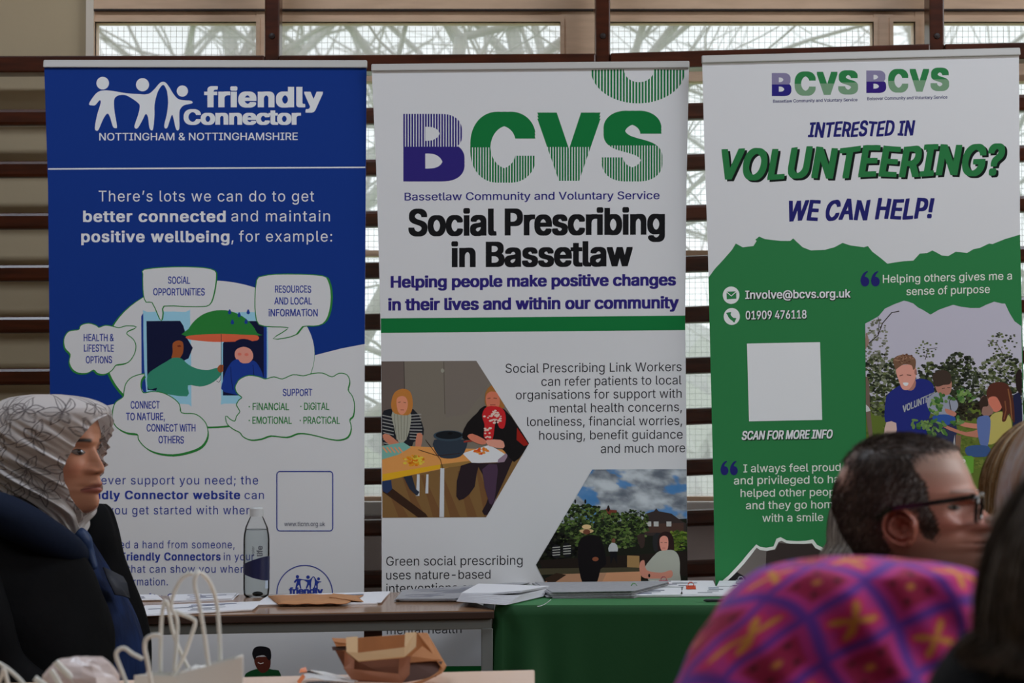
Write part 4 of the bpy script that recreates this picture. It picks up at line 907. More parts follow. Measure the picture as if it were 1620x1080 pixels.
sheets('brochure_pile', 'thin brochures lying flat behind the white bag handles', [(270, 953), (366, 949), (376, 940), (268, 943)], TZ, 4, .0012, paper, 'leaflets on the brown table', seed=2, pr_marks=5)
sheets('leaflet_pile', 'spread of white leaflets at the front of the brown table, left of the envelope', [(210, 976), (398, 966), (410, 954), (225, 961)], TZ, 4, .0014, paper, 'leaflets on the brown table', seed=3, pr_marks=6, jit=.006)
sheets('paper_sheets', 'white sheets with a punched edge under the brown envelope', [(405, 959), (600, 955.5), (618, 938), (425, 944)], TZ, 3, .0016, paper, seed=4, pr_marks=4)
pc = quadz([(440, 960), (548, 959), (575, 946), (424, 947)], TZ)
kraft = mat('kraft_paper', O(142, 100, 66, .5), .7, noise=(40, (1, 1, 1), .4, O(122, 84, 54, .5)))
root = empty('envelope', ((pc[0] + pc[2]) / 2).to_tuple()[:2] + (TZ + .006,), 'padded brown envelope on the white sheets, right of the water bottle', 'envelope')
g_ = []
for j in range(9):
    r = []
    for i in range(15):
        u, v = i / 14, j / 8; p = (pc[0] * (1 - u) + pc[1] * u) * (1 - v) + (pc[3] * (1 - u) + pc[2] * u) * v
        r.append(Vector((p.x, p.y, TZ + .007 + .009 * (math.sin(math.pi * u) ** .5) * (math.sin(math.pi * v) ** .5) + .001 * math.sin(u * 19))))
    g_.append(r)
MB().grid(g_).build('body', kraft, root, smooth=True, solid=.002)
fl = [g_[0][0], g_[0][-1], g_[0][-1] + Vector((.02, .03, -.003)), g_[4][-1] + Vector((0.01, 0, 0)), g_[3][0]]
MB().grid([[p + Vector((0, 0, .0035)) for p in (g_[5][10], g_[5][14])], [p + Vector((.0, 0, .003)) for p in (g_[2][10], g_[2][14] + Vector((.03, 0, -.004)))]]).build('flap', kraft, root, solid=.0015)
# clear wire tray of newsletters, fanned leaflets
sheets('newsletter_stack', 'pale patterned newsletters lying flat at the right end of the brown table', [(628, 952), (722, 952), (842, 924), (640, 938)], TZ, 7, .0013, paper2, 'newsletters', seed=5, jit=.005, twist=.04, pr_marks=9)
rt = empty('leaflet_fan', (PZ(780, 950, TZ).x, PZ(780, 950, TZ).y, TZ), 'thick fanned stack of white leaflets across the joint of the two tables', 'leaflets')
for k in range(13):
    o_ = k * 1.1; a = [(722 + o_ * .6, 951 - k * .25), (800 + o_ * 2.2, 958 - k * .7), (860 + o_ * .7, 944 - k * .5), (744 + o_, 935 - k * .2)]
    q = quadz(a, .7545); z = .7545 + k * .0013
    MB().grid([[Vector((q[0].x, q[0].y, z)), Vector(((q[0] + q[1]) / 2).to_tuple()[:2] + (z + .001,)), Vector((q[1].x, q[1].y, z + .002 + (.006 if k > 9 else 0)))], [Vector((q[3].x, q[3].y, z)), Vector(((q[3] + q[2]) / 2).to_tuple()[:2] + (z + .001,)), Vector((q[2].x, q[2].y, z + .002))]]).build('leaflet', paper, rt, solid=.0007)
mb = MB(); curl = [Vector((PZ(850 + 20 * t, 950 - 4 * t - 6 * t * t, .77).x, PZ(850, 950, .77).y + .01 * i, .757 + .016 * t * t)) for i in (0, 1) for t in np.linspace(0, 1, 7)]
mb.grid([curl[:7], curl[7:]]).build('curled_corner', paper, rt, solid=.0006)
CZ = .7535
sheets('newsletter_stack', 'long low stack of grey newsletters at the back of the green table', [(870, 946), (1000, 946), (1060, 930), (845, 930)], CZ, 8, .0019, paper2, 'newsletters', seed=6, jit=.006, lift=.004)
clipm = {}
def clip_pack(px0, px1, pyf, pyb, cx, col, cname, label, seed):
    r_, z = sheets('leaflet_pack', label, [(px0, pyf), (px1, pyf - 1), (px1 - 12 + 8, pyb), (px0 + 4, pyb + .5)], CZ, 5, .0014, paper, 'clipped leaflet packs', seed=seed, jit=.002, twist=.008, pr_marks=4, cat='leaflets')
    pt = PZ(cx, pyb + .5, z)
    m = mat(cname, col, .35)
    cb = MB().hexa([Vector((pt.x - .012, pt.y - .012, z + .001)), Vector((pt.x + .012, pt.y - .012, z + .001)), Vector((pt.x + .012, pt.y + .006, z - .002)), Vector((pt.x - .012, pt.y + .006, z - .002)), Vector((pt.x - .012, pt.y - .008, z + .0035)), Vector((pt.x + .012, pt.y - .008, z + .0035)), Vector((pt.x + .012, pt.y + .006, z + .009)), Vector((pt.x - .012, pt.y + .006, z + .009))])
    c_ = cb.build('binder_clip', m, r_)
    w = MB()
    for s in (-1, 1):
        w.tube([pt + Vector((-.006, 0, .006)), pt + Vector((-.007, s * .006, .012)), pt + Vector((-.003, s * .009, .017)), pt + Vector((.003, s * .009, .017)), pt + Vector((.007, s * .006, .012)), pt + Vector((.006, 0, .006))], .0008, 5)
    w.build('clip_handle', m, c_)
clip_pack(1024, 1132, 932, 922, 1050, L(176, 92, 96), 'pink_clip', 'white leaflet pack held by a pinkish clip, at the back of the green table', 12)
clip_pack(1134, 1210, 932, 922, 1172, L(170, 170, 175), 'silver_clip', 'white leaflet pack with a silver clip beside the green banner foot', 13)
clip_pack(976, 1080, 945, 933, 1003, L(96, 150, 84), 'green_clip', 'white leaflet pack with a green clip, nearest the middle of the green table', 11)
clip_pack(1078, 1200, 944, 931, 1093, L(196, 70, 36), 'orange_clip', 'white leaflet pack held by an orange clip, right of the green clipped one', 14)
pa, pb = PZ(1113, 949.5, CZ + .004), PZ(1160, 948.5, CZ + .004)
tag(MB().tube([pa, pa + (pb - pa) * .1, pb - (pb - pa) * .12, pb], [.0012, .004, .004, .003], 10).build('pen', mat('dark_plastic', L(46, 48, 52), .3), smooth=True), 'dark pen lying at the front of the green table, by the pink scarf', 'pen')

# ------------------------------------------------------------------ water bottle
bp = PZ(405.5, 944, TZ); sc = F / bp.y
R = 20.6 / sc
H = (944 - 803) / sc * 1.0
pet = bpy.data.materials.new('clear_plastic'); pet.use_nodes = True
n = pet.node_tree; n.nodes.clear(); o_ = n.nodes.new('ShaderNodeOutputMaterial'); mx_ = n.nodes.new('ShaderNodeMixShader'); tr = n.nodes.new('ShaderNodeBsdfTransparent'); gl = n.nodes.new('ShaderNodeBsdfGlossy'); gl.inputs['Roughness'].default_value = .04
lw = n.nodes.new('ShaderNodeLayerWeight'); lw.inputs['Blend'].default_value = .12; tr.inputs['Color'].default_value = (.95, .96, .96, 1)
n.links.new(lw.outputs['Fresnel'], mx_.inputs[0]); n.links.new(tr.outputs[0], mx_.inputs[1]); n.links.new(gl.outputs[0], mx_.inputs[2]); n.links.new(mx_.outputs[0], o_.inputs['Surface'])
root = empty('water_bottle', (bp.x, bp.y, TZ), 'clear plastic water bottle with a dark blue label band on the brown table', 'bottle')
prof = [(0, .001), (R * .8, .0), (R * .96, .006), (R, .02), (R, H * .64), (R * .97, H * .70), (R * .86, H * .78), (R * .62, H * .86), (R * .48, H * .90), (R * .46, H * .93)]
MB().lathe(prof, (bp.x, bp.y, TZ), 40).build('bottle_body', pet, root, smooth=True)
MB().lathe([(R * .42, H * .9), (R * .53, H * .9), (R * .53, H * .985), (R * .47, H), (0, H)], (bp.x, bp.y, TZ), 40).build('cap', mat('cap_plastic', O(150, 152, 152, .5), .4), root, smooth=False)
wm = bpy.data.materials.new('water'); wm.use_nodes = True
n = wm.node_tree; n.nodes.clear(); o_ = n.nodes.new('ShaderNodeOutputMaterial'); mx_ = n.nodes.new('ShaderNodeMixShader'); t1 = n.nodes.new('ShaderNodeBsdfTransparent'); t2 = n.nodes.new('ShaderNodeBsdfTransparent'); lw = n.nodes.new('ShaderNodeLayerWeight')
lw.inputs['Blend'].default_value = .18; t1.inputs['Color'].default_value = (.86, .89, .89, 1); t2.inputs['Color'].default_value = (.66, .68, .70, 1)
n.links.new(lw.outputs['Facing'], mx_.inputs[0]); n.links.new(t1.outputs[0], mx_.inputs[1]); n.links.new(t2.outputs[0], mx_.inputs[2]); n.links.new(mx_.outputs[0], o_.inputs['Surface'])
MB().lathe([(0, .003), (R * .93, .004), (R * .96, .02), (R * .965, H * .64), (R * .9, H * .735), (R * .87, H * .757), (0, H * .757)], (bp.x, bp.y, TZ), 40).build('water', wm, root, smooth=True)
MB().lathe([(R * .84, H * .752), (R * .90, H * .752), (R * .90, H * .757), (R * .84, H * .757)], (bp.x, bp.y, TZ), 40).build('water_line', mat('water_edge', (.12, .13, .13, 1), .1), root)
lab = mat('bottle_label', L(20, 26, 66), .35)
rows = []
for j in range(9):
    r = []
    for i in range(61):
        a = -math.pi / 2 + (i / 60 - .5) * 2 * math.pi; t = a + .45
        hi = H * (.405 + .055 * math.cos(t)); lo = H * (.235 - .045 * math.cos(t)); z = lo + (hi - lo) * j / 8
        r.append((bp.x + (R + .0006) * math.cos(a), bp.y + (R + .0006) * math.sin(a), TZ + z))
    rows.append(r)
MB().grid(rows).build('label', lab, root, smooth=True)
# pale lettering running up the bottle and across the band, wrapped on its side
def wrap_text(text, a0, z0, size, vertical, m, name, bold=.02):
    vs, fs = bolded(text, bold); out = []
    for x, y, k_ in vs:
        u, v = (x, y) if not vertical else (-y, x)
        a = a0 + u * size / R; out.append((bp.x + (R + .0012) * math.cos(a), bp.y + (R + .0012) * math.sin(a), TZ + z0 + v * size))
    MB().add(out, fs).build(name, m, root)
gl_ = mat('grey_print', L(92, 96, 104), .5)
wrap_text("water", -1.62, H * .46, .014, True, gl_, 'lettering', 0.0)
wrap_text("life", -1.02, H * .46, .026, True, gl_, 'lettering', .03)
MB().grid([[(bp.x + (R + .0008) * math.cos(a), bp.y + (R + .0008) * math.sin(a), TZ + z) for a in np.linspace(-.75, -.42, 5)] for z in (H * .1, H * .19)]).build('bar_code_patch', mat('label_pale', L(176, 190, 205), .5), root)
MB().ell((bp.x + R * .1, bp.y, TZ + .008), (R * .42, R * .4, .006), 18, 8).build('bottle_foot', mat('dark_foot', L(24, 26, 26), .4), root, smooth=True)

# ------------------------------------------------------------------ near table, carrier bags, wrappings
NZ = .74
c0 = PZ(846, 1059, NZ); c1 = PZ(330, 1072, NZ); dn = (c0 - c1).normalized(); dp = Vector((-.009, -1, 0))
near_m = mat('pale_laminate', O(198, 170, 150, .62), .3, noise=(8, (1, 10, 1), .35, O(182, 152, 130, .62)))
root = empty('near_table', (c0 - dn * .9 + dp * .35).to_tuple()[:2] + (0,), 'pale pink wood table in front, carrying the paper bags', 'table')
A_, B_2 = c0 - dn * 1.8, c0
def nslab(z0, z1, i0, i1, o0, o1): 
    p = [A_ + dn * i0 + dp * o1, B_2 - dn * i0 + dp * o1, B_2 - dn * i0 + dp * o0, A_ + dn * i0 + dp * o0]
    return MB().hexa([Vector((v.x, v.y, z0)) for v in p] + [Vector((v.x, v.y, z1)) for v in p])
nslab(.715, .74, 0, 0, 0, 1.5).build('table_top', near_m, root, bevel=.003)
nslab(.66, .715, .05, 0, .05, .07).build('apron', steel, root); nslab(.66, .715, .05, 0, 1.43, 1.45).build('apron', steel, root)
for s_ in (.07, 1.66):
    for d_ in (.06, 1.38): 
        q = A_ + dn * s_ + dp * d_; MB().box((q.x, q.y, 0), (q.x + .035, q.y + .035, .70)).build('leg', steel, root)

# brown carrier bag lying on its side, mouth towards the hall
kb = mat('brown_bag_paper', O(132, 86, 50, .5), .75, noise=(30, (1, 1, 1), .35, O(112, 70, 40, .5)))
kb2 = mat('bag_handle_paper', O(150, 122, 88, .5), .7)
YF, YB = 4.12, 4.26
q0 = P(630, 1085, YF); root = empty('brown_paper_bag', (q0.x, q0.y + .1, NZ), 'brown paper carrier bag with flat handles lying on its side on the near table', 'bag')
def strip(pts, name, m, th=.0012): 
    vs = [Vector(p) for p in pts]; n_ = len(vs)
    return MB().add(vs, [tuple(range(n_))]).build(name, m, root, solid=th)
def Pf(px, py, Y):
    v = P(px, py, Y); v.z = max(v.z, NZ + .002); return v
# far panel (seen inside), top panel, mouth rim, bottom panel, right gusset
strip([Pf(527, 1012, YF + .06), Pf(560, 1009, YF + .1), Pf(660, 1002, YB), Pf(676, 1001, YB), Pf(705, 1052, YB), Pf(690, 1075, YB), Pf(560, 1070, YB), Pf(545, 1052, YB - .05)], 'rear_panel', kb)
strip([Pf(525, 1009, YF + .03), Pf(548, 1010, YF + .02), Pf(548, 1018, YF), Pf(536, 1019, YF), Pf(528, 1015, YF)], 'rim_fold', kb)
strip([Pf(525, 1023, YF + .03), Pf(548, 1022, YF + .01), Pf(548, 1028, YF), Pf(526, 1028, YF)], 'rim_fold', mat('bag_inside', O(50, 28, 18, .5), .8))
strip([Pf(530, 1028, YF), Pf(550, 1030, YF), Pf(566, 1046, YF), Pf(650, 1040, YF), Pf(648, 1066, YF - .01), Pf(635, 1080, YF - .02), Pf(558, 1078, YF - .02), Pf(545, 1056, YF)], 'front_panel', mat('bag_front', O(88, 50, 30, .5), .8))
strip([Pf(660, 1001, YF + .12), Pf(676, 1001, YF + .12), Pf(706, 1053, YF + .02), Pf(700, 1058, YF), Pf(690, 1044, YF + .01), Pf(680, 1026, YF + .05)], 'gusset', kb)
strip([Pf(650, 1038, YF), Pf(668, 1022, YF + .03), Pf(698, 1044, YF + .01), Pf(648, 1048, YF - .005)], 'gusset', kb)
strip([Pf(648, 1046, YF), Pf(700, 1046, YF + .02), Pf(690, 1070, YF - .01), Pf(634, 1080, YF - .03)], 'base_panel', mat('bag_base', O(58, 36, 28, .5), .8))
strip([Pf(690, 1068, YF - .03), Pf(706, 1054, YF), Pf(700, 1064, YF - .02), Pf(660, 1084, YF - .05), Pf(640, 1084, YF - .05)], 'base_flap', kb)
yh = YF - .035
strip([Pf(547.5, 1008, yh + .03), Pf(566, 1007, yh + .03), Pf(566, 1033, yh), Pf(640, 1024, yh), Pf(641, 1001, yh + .03), Pf(659, 1000, yh + .03), Pf(658, 1023, yh), Pf(640, 1039, yh - .01), Pf(567, 1046, yh - .01), Pf(548, 1031, yh)], 'handle', kb2, .002)
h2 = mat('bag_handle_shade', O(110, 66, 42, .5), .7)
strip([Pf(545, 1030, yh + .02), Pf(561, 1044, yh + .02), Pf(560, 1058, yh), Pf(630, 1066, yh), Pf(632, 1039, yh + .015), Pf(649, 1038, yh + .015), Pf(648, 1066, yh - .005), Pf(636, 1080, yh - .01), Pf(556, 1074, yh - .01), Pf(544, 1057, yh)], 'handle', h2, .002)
# white carrier bags with twisted paper handles
wbm = mat('white_bag_paper', O(176, 176, 172, .5), .7)
hm = mat('twisted_paper_cord', O(178, 178, 172, .5), .7, bump=(500, (1, 1, 1), .4, .001))
def bag(label, cx, Y, w, d, ztop, yaw=0.0, tissue=None, slant=0):
    r_ = empty('white_paper_bag', (P(cx, 900, Y).x, Y, NZ), label, 'bag', 'white gift bags'); c = Vector((P(cx, 900, Y).x, Y, 0))
    R_ = Matrix.Rotation(yaw, 3, 'Z'); cs = [c + R_ @ Vector((sx * w / 2, sy * d / 2, 0)) for sx, sy in ((-1, -1), (1, -1), (1, 1), (-1, 1))]
    names = ('front_panel', 'side_panel', 'rear_panel', 'side_panel')
    for k in range(4):
        a, b = cs[k], cs[(k + 1) % 4]; m_ = (a + b) / 2 + ((c - (a + b) / 2) * .25 if k % 2 else Vector()); rows = []
        for z in np.linspace(NZ, ztop, 5):
            rows.append([Vector((p.x, p.y, z + (slant * (p.x - c.x) if z > ztop - .03 else 0))) for p in (a, m_, b)])
        MB().grid(rows).build(names[k], wbm, r_, solid=.0008)
    MB().add([Vector((p.x, p.y, NZ + .002)) for p in cs], [(0, 1, 2, 3)]).build('base', wbm, r_)
    return r_
def cord(r_, pts, rad=.0028):
    p3 = smoothpoly([tuple(P(a, b, Y)) for a, b, Y in pts], 5, False)
    MB().tube(p3, rad, 8).build('handle', hm, r_, smooth=True)
b1 = bag('white gift bag with tall looped cord handles, front of the near table', 335, 3.30, .085, .05, P(800, 1052, 3.28).z, .1, slant=.25)
cord(b1, [(331, 1062, 3.28), (325, 1015, 3.28), (316, 960, 3.28), (308, 925, 3.28), (311, 908, 3.28), (318, 906, 3.29), (331, 920, 3.31), (342, 950, 3.33), (347, 1000, 3.33), (349, 1058, 3.33)])
cord(b1, [(276, 1060, 3.31), (279, 1020, 3.31), (280, 980, 3.31), (271, 960, 3.31), (276, 935, 3.31), (288, 914, 3.31), (300, 907, 3.31), (306, 908, 3.31)])
b2 = bag('white gift bag behind the tall handled one, its cords crossed', 268, 3.44, .085, .05, P(800, 1066, 3.44).z, -.2)
cord(b2, [(272, 1072, 3.42), (290, 1040, 3.42), (301, 1010, 3.42), (309, 985, 3.42), (304, 978, 3.42), (290, 972, 3.42), (277, 966, 3.42)])
cord(b2, [(300, 1060, 3.45), (285, 1030, 3.45), (274, 1000, 3.45), (268, 970, 3.45), (262, 950, 3.45), (256, 975, 3.45), (254, 1030, 3.45), (254, 1064, 3.45)])
b3 = bag('white gift bag left of the crossed cords, one handle leaning over', 232, 3.2, .08, .05, P(800, 1092, 3.2).z, .15)
cord(b3, [(240, 1085, 3.18), (234, 1050, 3.18), (229, 1025, 3.18), (232, 1010, 3.18), (245, 1004, 3.18), (254, 1006, 3.18)])
cord(b3, [(206, 1095, 3.22), (192, 1060, 3.22), (184, 1038, 3.22), (187, 1028, 3.22), (197, 1025, 3.22), (210, 1034, 3.22), (226, 1042, 3.22)])
b4 = bag('white gift bag at the bottom left corner, its cord rising beside the black coat', 8, 3.2, .09, .05, P(800, 1100, 3.2).z, .0)
cord(b4, [(-10, 1095, 3.18), (2, 1070, 3.18), (6, 1058, 3.18), (12, 1080, 3.18), (16, 1100, 3.18)])
cord(b4, [(-20, 1045, 3.22), (0, 1050, 3.22), (20, 1064, 3.22), (36, 1080, 3.22), (46, 1098, 3.22)])
def crumple(name, label, c, r, m, seed, cat='wrapping', parent=None):
    rnd = random.Random(seed); mb = MB(); mb.ell(c, r, 18, 12); v2 = []
    fr = [(Vector([rnd.gauss(0, 1) for _ in range(3)]).normalized(), rnd.uniform(5, 11), rnd.uniform(0, 6)) for _ in range(9)]
    for v in mb.v:
        d = Vector((v[0] - c[0], v[1] - c[1], v[2] - c[2])); u = Vector((d.x / r[0], d.y / r[1], d.z / r[2])); s = 1 + sum(abs(math.sin(f.dot(u) * w + p)) - .6 for f, w, p in fr) * .055
        v2.append((c[0] + d.x * s, c[1] + d.y * s, max(NZ + .002, c[2] + d.z * s)))
    mb.v = v2; o = mb.build(name, m, parent); 
    if label: tag(o, label, cat)
    return o
film = mat('cellophane_tissue', O(160, 146, 142, .5), .35, spec=.8)
b5 = bag('white gift bag stuffed with crumpled pale tissue, by the black coat', 122, 3.3, .1, .08, P(800, 1100, 3.3).z, .1)
cc = P(128, 1078, 3.3); crumple('tissue_paper', None, (cc.x, cc.y, cc.z), (.052, .045, .034), film, 5, parent=b5)
cord(b5, [(130, 1100, 3.26), (112, 1072, 3.26), (96, 1055, 3.26), (88, 1046, 3.26)], .0045)
cord(b5, [(90, 1100, 3.24), (72, 1085, 3.24), (55, 1072, 3.24)], .0042)
cord(b5, [(96, 1085, 3.25), (86, 1068, 3.25), (80, 1060, 3.25)], .004)
ct = P(316, 1068, 3.3); crumple('tissue_paper', None, (ct.x, ct.y, ct.z - .005), (.026, .018, .018), mat('cream_tissue', O(190, 190, 176, .5), .7), 8, parent=b1)
# snack wrapper
wr_ = mat('foil_wrapper', O(180, 178, 176, .5), .3, metallic=.3)
root = empty('snack_wrapper', tuple(P(505, 1066, 4.12).to_tuple()[:2]) + (NZ,), 'torn white snack wrapper with an orange corner on the near table', 'wrapper')
def wp(px, py, Y): v = P(px, py, Y); v.z = max(v.z, NZ + .002); return v
MB().grid([[wp(472, 1064, 4.14), wp(490, 1060, 4.14), wp(512, 1068, 4.12), wp(540, 1072, 4.10), wp(566, 1078, 4.09)], [wp(480, 1060, 4.17), wp(494, 1061, 4.17), wp(514, 1062, 4.17), wp(545, 1070, 4.17), wp(564, 1070, 4.17)], [wp(482, 1074, 4.07), wp(496, 1072, 4.07), wp(515, 1076, 4.05), wp(545, 1078, 4.05), wp(560, 1080, 4.05)]]).build('foil', wr_, root, solid=.001)
MB().grid([[wp(475, 1058, 4.14), wp(484, 1055, 4.14)], [wp(474, 1064, 4.13), wp(486, 1062, 4.13)]]).build('orange_corner', mat('orange_print', O(176, 96, 50, .5), .4), root, solid=.001)
MB().grid([[wp(470, 1078, 4.09), wp(479, 1066, 4.11)], [wp(474, 1082, 4.07), wp(483, 1070, 4.09)]]).build('orange_strip', MATS['orange_print'], root, solid=.001)
cw = wp(505, 1078, 4.03); MB().lathe([(0, 0), (.024, 0), (.026, .004), (.022, .010), (0, .012)], (cw.x, cw.y, NZ + .001), 24).build('dark_insert', mat('dark_tray', L(40, 40, 44), .4), root, smooth=True)
# ------------------------------------------------------------------ people
skin_m = mat('skin', None, .42, attr='Col', sss=.12, bump=(260, (1, 1, 1), .18, .0006), spec=.45)
hair_m = mat('hair', None, .45, attr='Col', spec=.4)
def smooth1(a, k=3):
    a = np.asarray(a, float)
    for _ in range(k): a = np.concatenate([[a[0]], (a[:-2] + 2 * a[1:-1] + a[2:]) / 4, [a[-1]]])
    return a
class Head:
    """head as stacked sections: per height a midline profile, a cheek plane, the back and a half width"""
    def __init__(s, C, yaw, rows, sig, feats, paint, nz=170, nth=200):
        s.C = Vector(C); s.R = Matrix.Rotation(yaw, 3, 'Z'); rows = sorted(rows, key=lambda r: r[0])
        Z = np.array([r[0] for r in rows]); z = np.linspace(Z[0], Z[-1], nz)
        col = lambda i: smooth1(np.interp(z, Z, [r[i] for r in rows]), 2)
        ridge, base, back, w, egg = (col(i) for i in range(1, 6)); sg = np.interp(z, [q[0] for q in sig], [q[1] for q in sig])
        s.z = z; mb = MB(); pts = []; local = []
        for i in range(nz):
            xm = back[i] * .52 + base[i] * .48; r = []
            for k in range(nth):
                t = 2 * math.pi * k / nth; c, sn = math.cos(t), math.sin(t)
                e = .92; cx = math.copysign(abs(c) ** e, c); sy = math.copysign(abs(sn) ** e, sn)
                y = w[i] * sy * (1 - egg[i] * c); x = xm + ((base[i] - xm) if c > 0 else (xm - back[i])) * cx
                if c > 0:
                    x += (ridge[i] - base[i]) * math.exp(-(y / sg[i]) ** 2)
                    for fz, fy, sz, sy_, am, sym in feats:
                        yy = abs(y) if sym else y
                        x += am * math.exp(-((z[i] - fz) / sz) ** 2 - ((yy - fy) / sy_) ** 2)
                r.append((x, y, z[i])); 
            local.append(r)
        s.local = local
        W_ = [[s.C + s.R @ Vector(p) for p in r] for r in local]
        mb.grid(W_, wrap=True)
        # close the crown and the base
        o = len(mb.v); tc_ = sum((Vector(p) for p in W_[-1]), Vector()) / nth; mb.add([tc_], []); mb.f += [((nz - 1) * nth + k, (nz - 1) * nth + (k + 1) % nth, o) for k in range(nth)]
        flat = [p for r in local for p in r] + [local[-1][0]]
        mb.c = [paint(*p) for p in flat]; s.mb = mb; s.flat = flat
    def build(s, name, m, parent):
        s.obj = s.mb.build(name, m, parent, smooth=True); s.bvh = BVHTree.FromPolygons([Vector(v) for v in s.mb.v], [f for f in s.mb.f]); return s.obj
    def to_w(s, p): return s.C + s.R @ Vector(p)
def strands(name, pts, parent, m=hair_m):
    """pts: list of (list of points, width, colour): each strand a thin tapering ribbon"""
    v = []; f = []; c = []
    for P_, w, col in pts:
        n_ = len(P_); side = (P_[-1] - P_[0]).cross(Vector((random.gauss(0, .3), -1, random.gauss(0, .3)))).normalized()
        o = len(v)
        for i, p in enumerate(P_):
            h = w * .5 * (1 - .75 * i / (n_ - 1)); v += [p - side * h, p + side * h]; c += [col, col]
        f += [(o + 2 * i, o + 2 * i + 1, o + 2 * i + 3, o + 2 * i + 2) for i in range(n_ - 1)]
    mb = MB(); mb.v = [tuple(p) for p in v]; mb.f = f; mb.c = c
    return tag(mb.build(name, m, parent), kind='stuff')
def inpoly(x, y, poly):
    r = False; j = len(poly) - 1
    for i in range(len(poly)):
        (xi, yi), (xj, yj) = poly[i], poly[j]
        if (yi > y) != (yj > y) and x < (xj - xi) * (y - yi) / (yj - yi) + xi: r = not r
        j = i
    return r
def ear(c, fwd, out, h, w, tilt, col, parent):
    up = Vector((0, 0, 1)); fwd = fwd.normalized(); out = out.normalized(); ct, st = math.cos(tilt), math.sin(tilt)
    U = up * ct - fwd * st; Fw = fwd * ct + up * st; rows = []; cols = []; nr, na = 22, 48
    for i in range(nr + 1):
        r = i / nr; row = []
        for k in range(na):
            a = 2 * math.pi * k / na; ca, sa = math.cos(a), math.sin(a)
            wx_ = w / 2 * (1 - .28 * max(0, -sa)) ; x = ca * r * wx_; z = sa * r * h / 2
            rear = max(0, -ca) ** .5 * (.5 + .5 * (sa > -.75)) if sa > -.9 else 0
            rimw = 1 if (ca < .55 or sa > .3) else .25
            d = .006 + .0062 * math.exp(-((r - .90) / .085) ** 2) * rimw - .0062 * math.exp(-((r - .73) / .07) ** 2) * rimw * (1 if sa > -.7 else .2)
            d += .0052 * math.exp(-((r - .56) / .10) ** 2) * (max(0, -ca + .25) if sa < .8 else .4)
            dx_, dz_ = x - w * .10, z + h * .03; kc = math.exp(-((dx_ / (w * .20)) ** 2 + (dz_ / (h * .15)) ** 2)); d -= .014 * kc
            d += .007 * math.exp(-(((x - w * .36) / (w * .09)) ** 2 + ((z + h * .05) / (h * .10)) ** 2)) + .004 * math.exp(-(((x - w * .02) / (w * .1)) ** 2 + ((z + h * .24) / (h * .06)) ** 2))
            d += .011 * max(0, -x / (w / 2)) + (-.0035 if sa < -.75 else 0)
            if i == nr: d -= .008
            row.append(c + Fw * x + U * z + out * d)
            cols.append(col)
        rows.append(row)
    rows.append([p - out * .014 + (c - p) * .12 for p in rows[-1]]); cols += [col] * na
    mb = MB().grid(rows, wrap=True); mb.c = cols
    return mb.build('ear', skin_m, parent, smooth=True)
def seated(name, root, hip, yaw, shz, shw, m, parent_body=True, bulk=1.0, arms=True, neck=.10, trousers=None):
    """one continuous skinned figure from neck to shoes, sitting, hands on the lap"""
    R_ = Matrix.Rotation(yaw, 3, 'Z'); V = []; E = []; Rd = []
    def v(p, r, par=None):
        V.append(hip + R_ @ Vector(p)); Rd.append(r if isinstance(r, tuple) else (r, r))
        if par is not None: E.append((par, len(V) - 1))
        return len(V) - 1
    h = shz - hip.z; b = bulk
    p0 = v((0, 0, 0), (.13 * b, .16 * b)); p1 = v((.01, 0, h * .35), (.11 * b, .14 * b), p0); p2 = v((.0, 0, h * .72), (.12 * b, .16 * b), p1); p3 = v((-.01, 0, h * .95), (.08, .10), p2); v((.01, 0, h + neck), (.052, .052), p3)
    for s_ in (-1, 1):
        q = v((-.005, s_ * shw, h * .90), .058 * b, p2); e = v((.05, s_ * (shw + .035), h * .36), .044 * b, q); w_ = v((.27, s_ * .10, .10), .030, e); 
        if arms:
            hd = v((.33, s_ * .065, .085), (.016, .028), w_)
            for k in range(4):
                f1 = v((.365 + .004 * (k in (1, 2)), s_ * (.065 + (k - 1.5) * .019), .080), .009, hd); v((.392 + .006 * (k in (1, 2)), s_ * (.062 + (k - 1.5) * .018), .062), .008, f1)
            t1 = v((.345, s_ * .025, .085), .010, hd); v((.372, s_ * .015, .075), .009, t1)
        l = v((.06, s_ * .10, -.01), .085, p0); k_ = v((.44, s_ * .12, .0), .062, l); a_ = v((.46, s_ * .12, -hip.z + .09), .042, k_); t_ = v((.58, s_ * .13, -hip.z + .035), .034, a_)
    me = bpy.data.meshes.new(name); me.from_pydata([tuple(p) for p in V], E, []); bm = bmesh.new(); bm.from_mesh(me); ly = bm.verts.layers.skin.verify(); bm.verts.ensure_lookup_table()
    for i, vt in enumerate(bm.verts): vt[ly].radius = Rd[i]; vt[ly].use_root = (i == 0)
    bm.to_mesh(me); bm.free(); me.materials.append(m)
    o = bpy.data.objects.new(name, me); COL.objects.link(o); q = o.modifiers.new('s', 'SKIN'); q.use_smooth_shade = True; q = o.modifiers.new('u', 'SUBSURF'); q.levels = 2; q.render_levels = 2
    bake(o); o.parent = root; o.matrix_parent_inverse = Matrix.Translation(-Vector(root.location)); o.data.materials.clear(); o.data.materials.append(m)
    return o
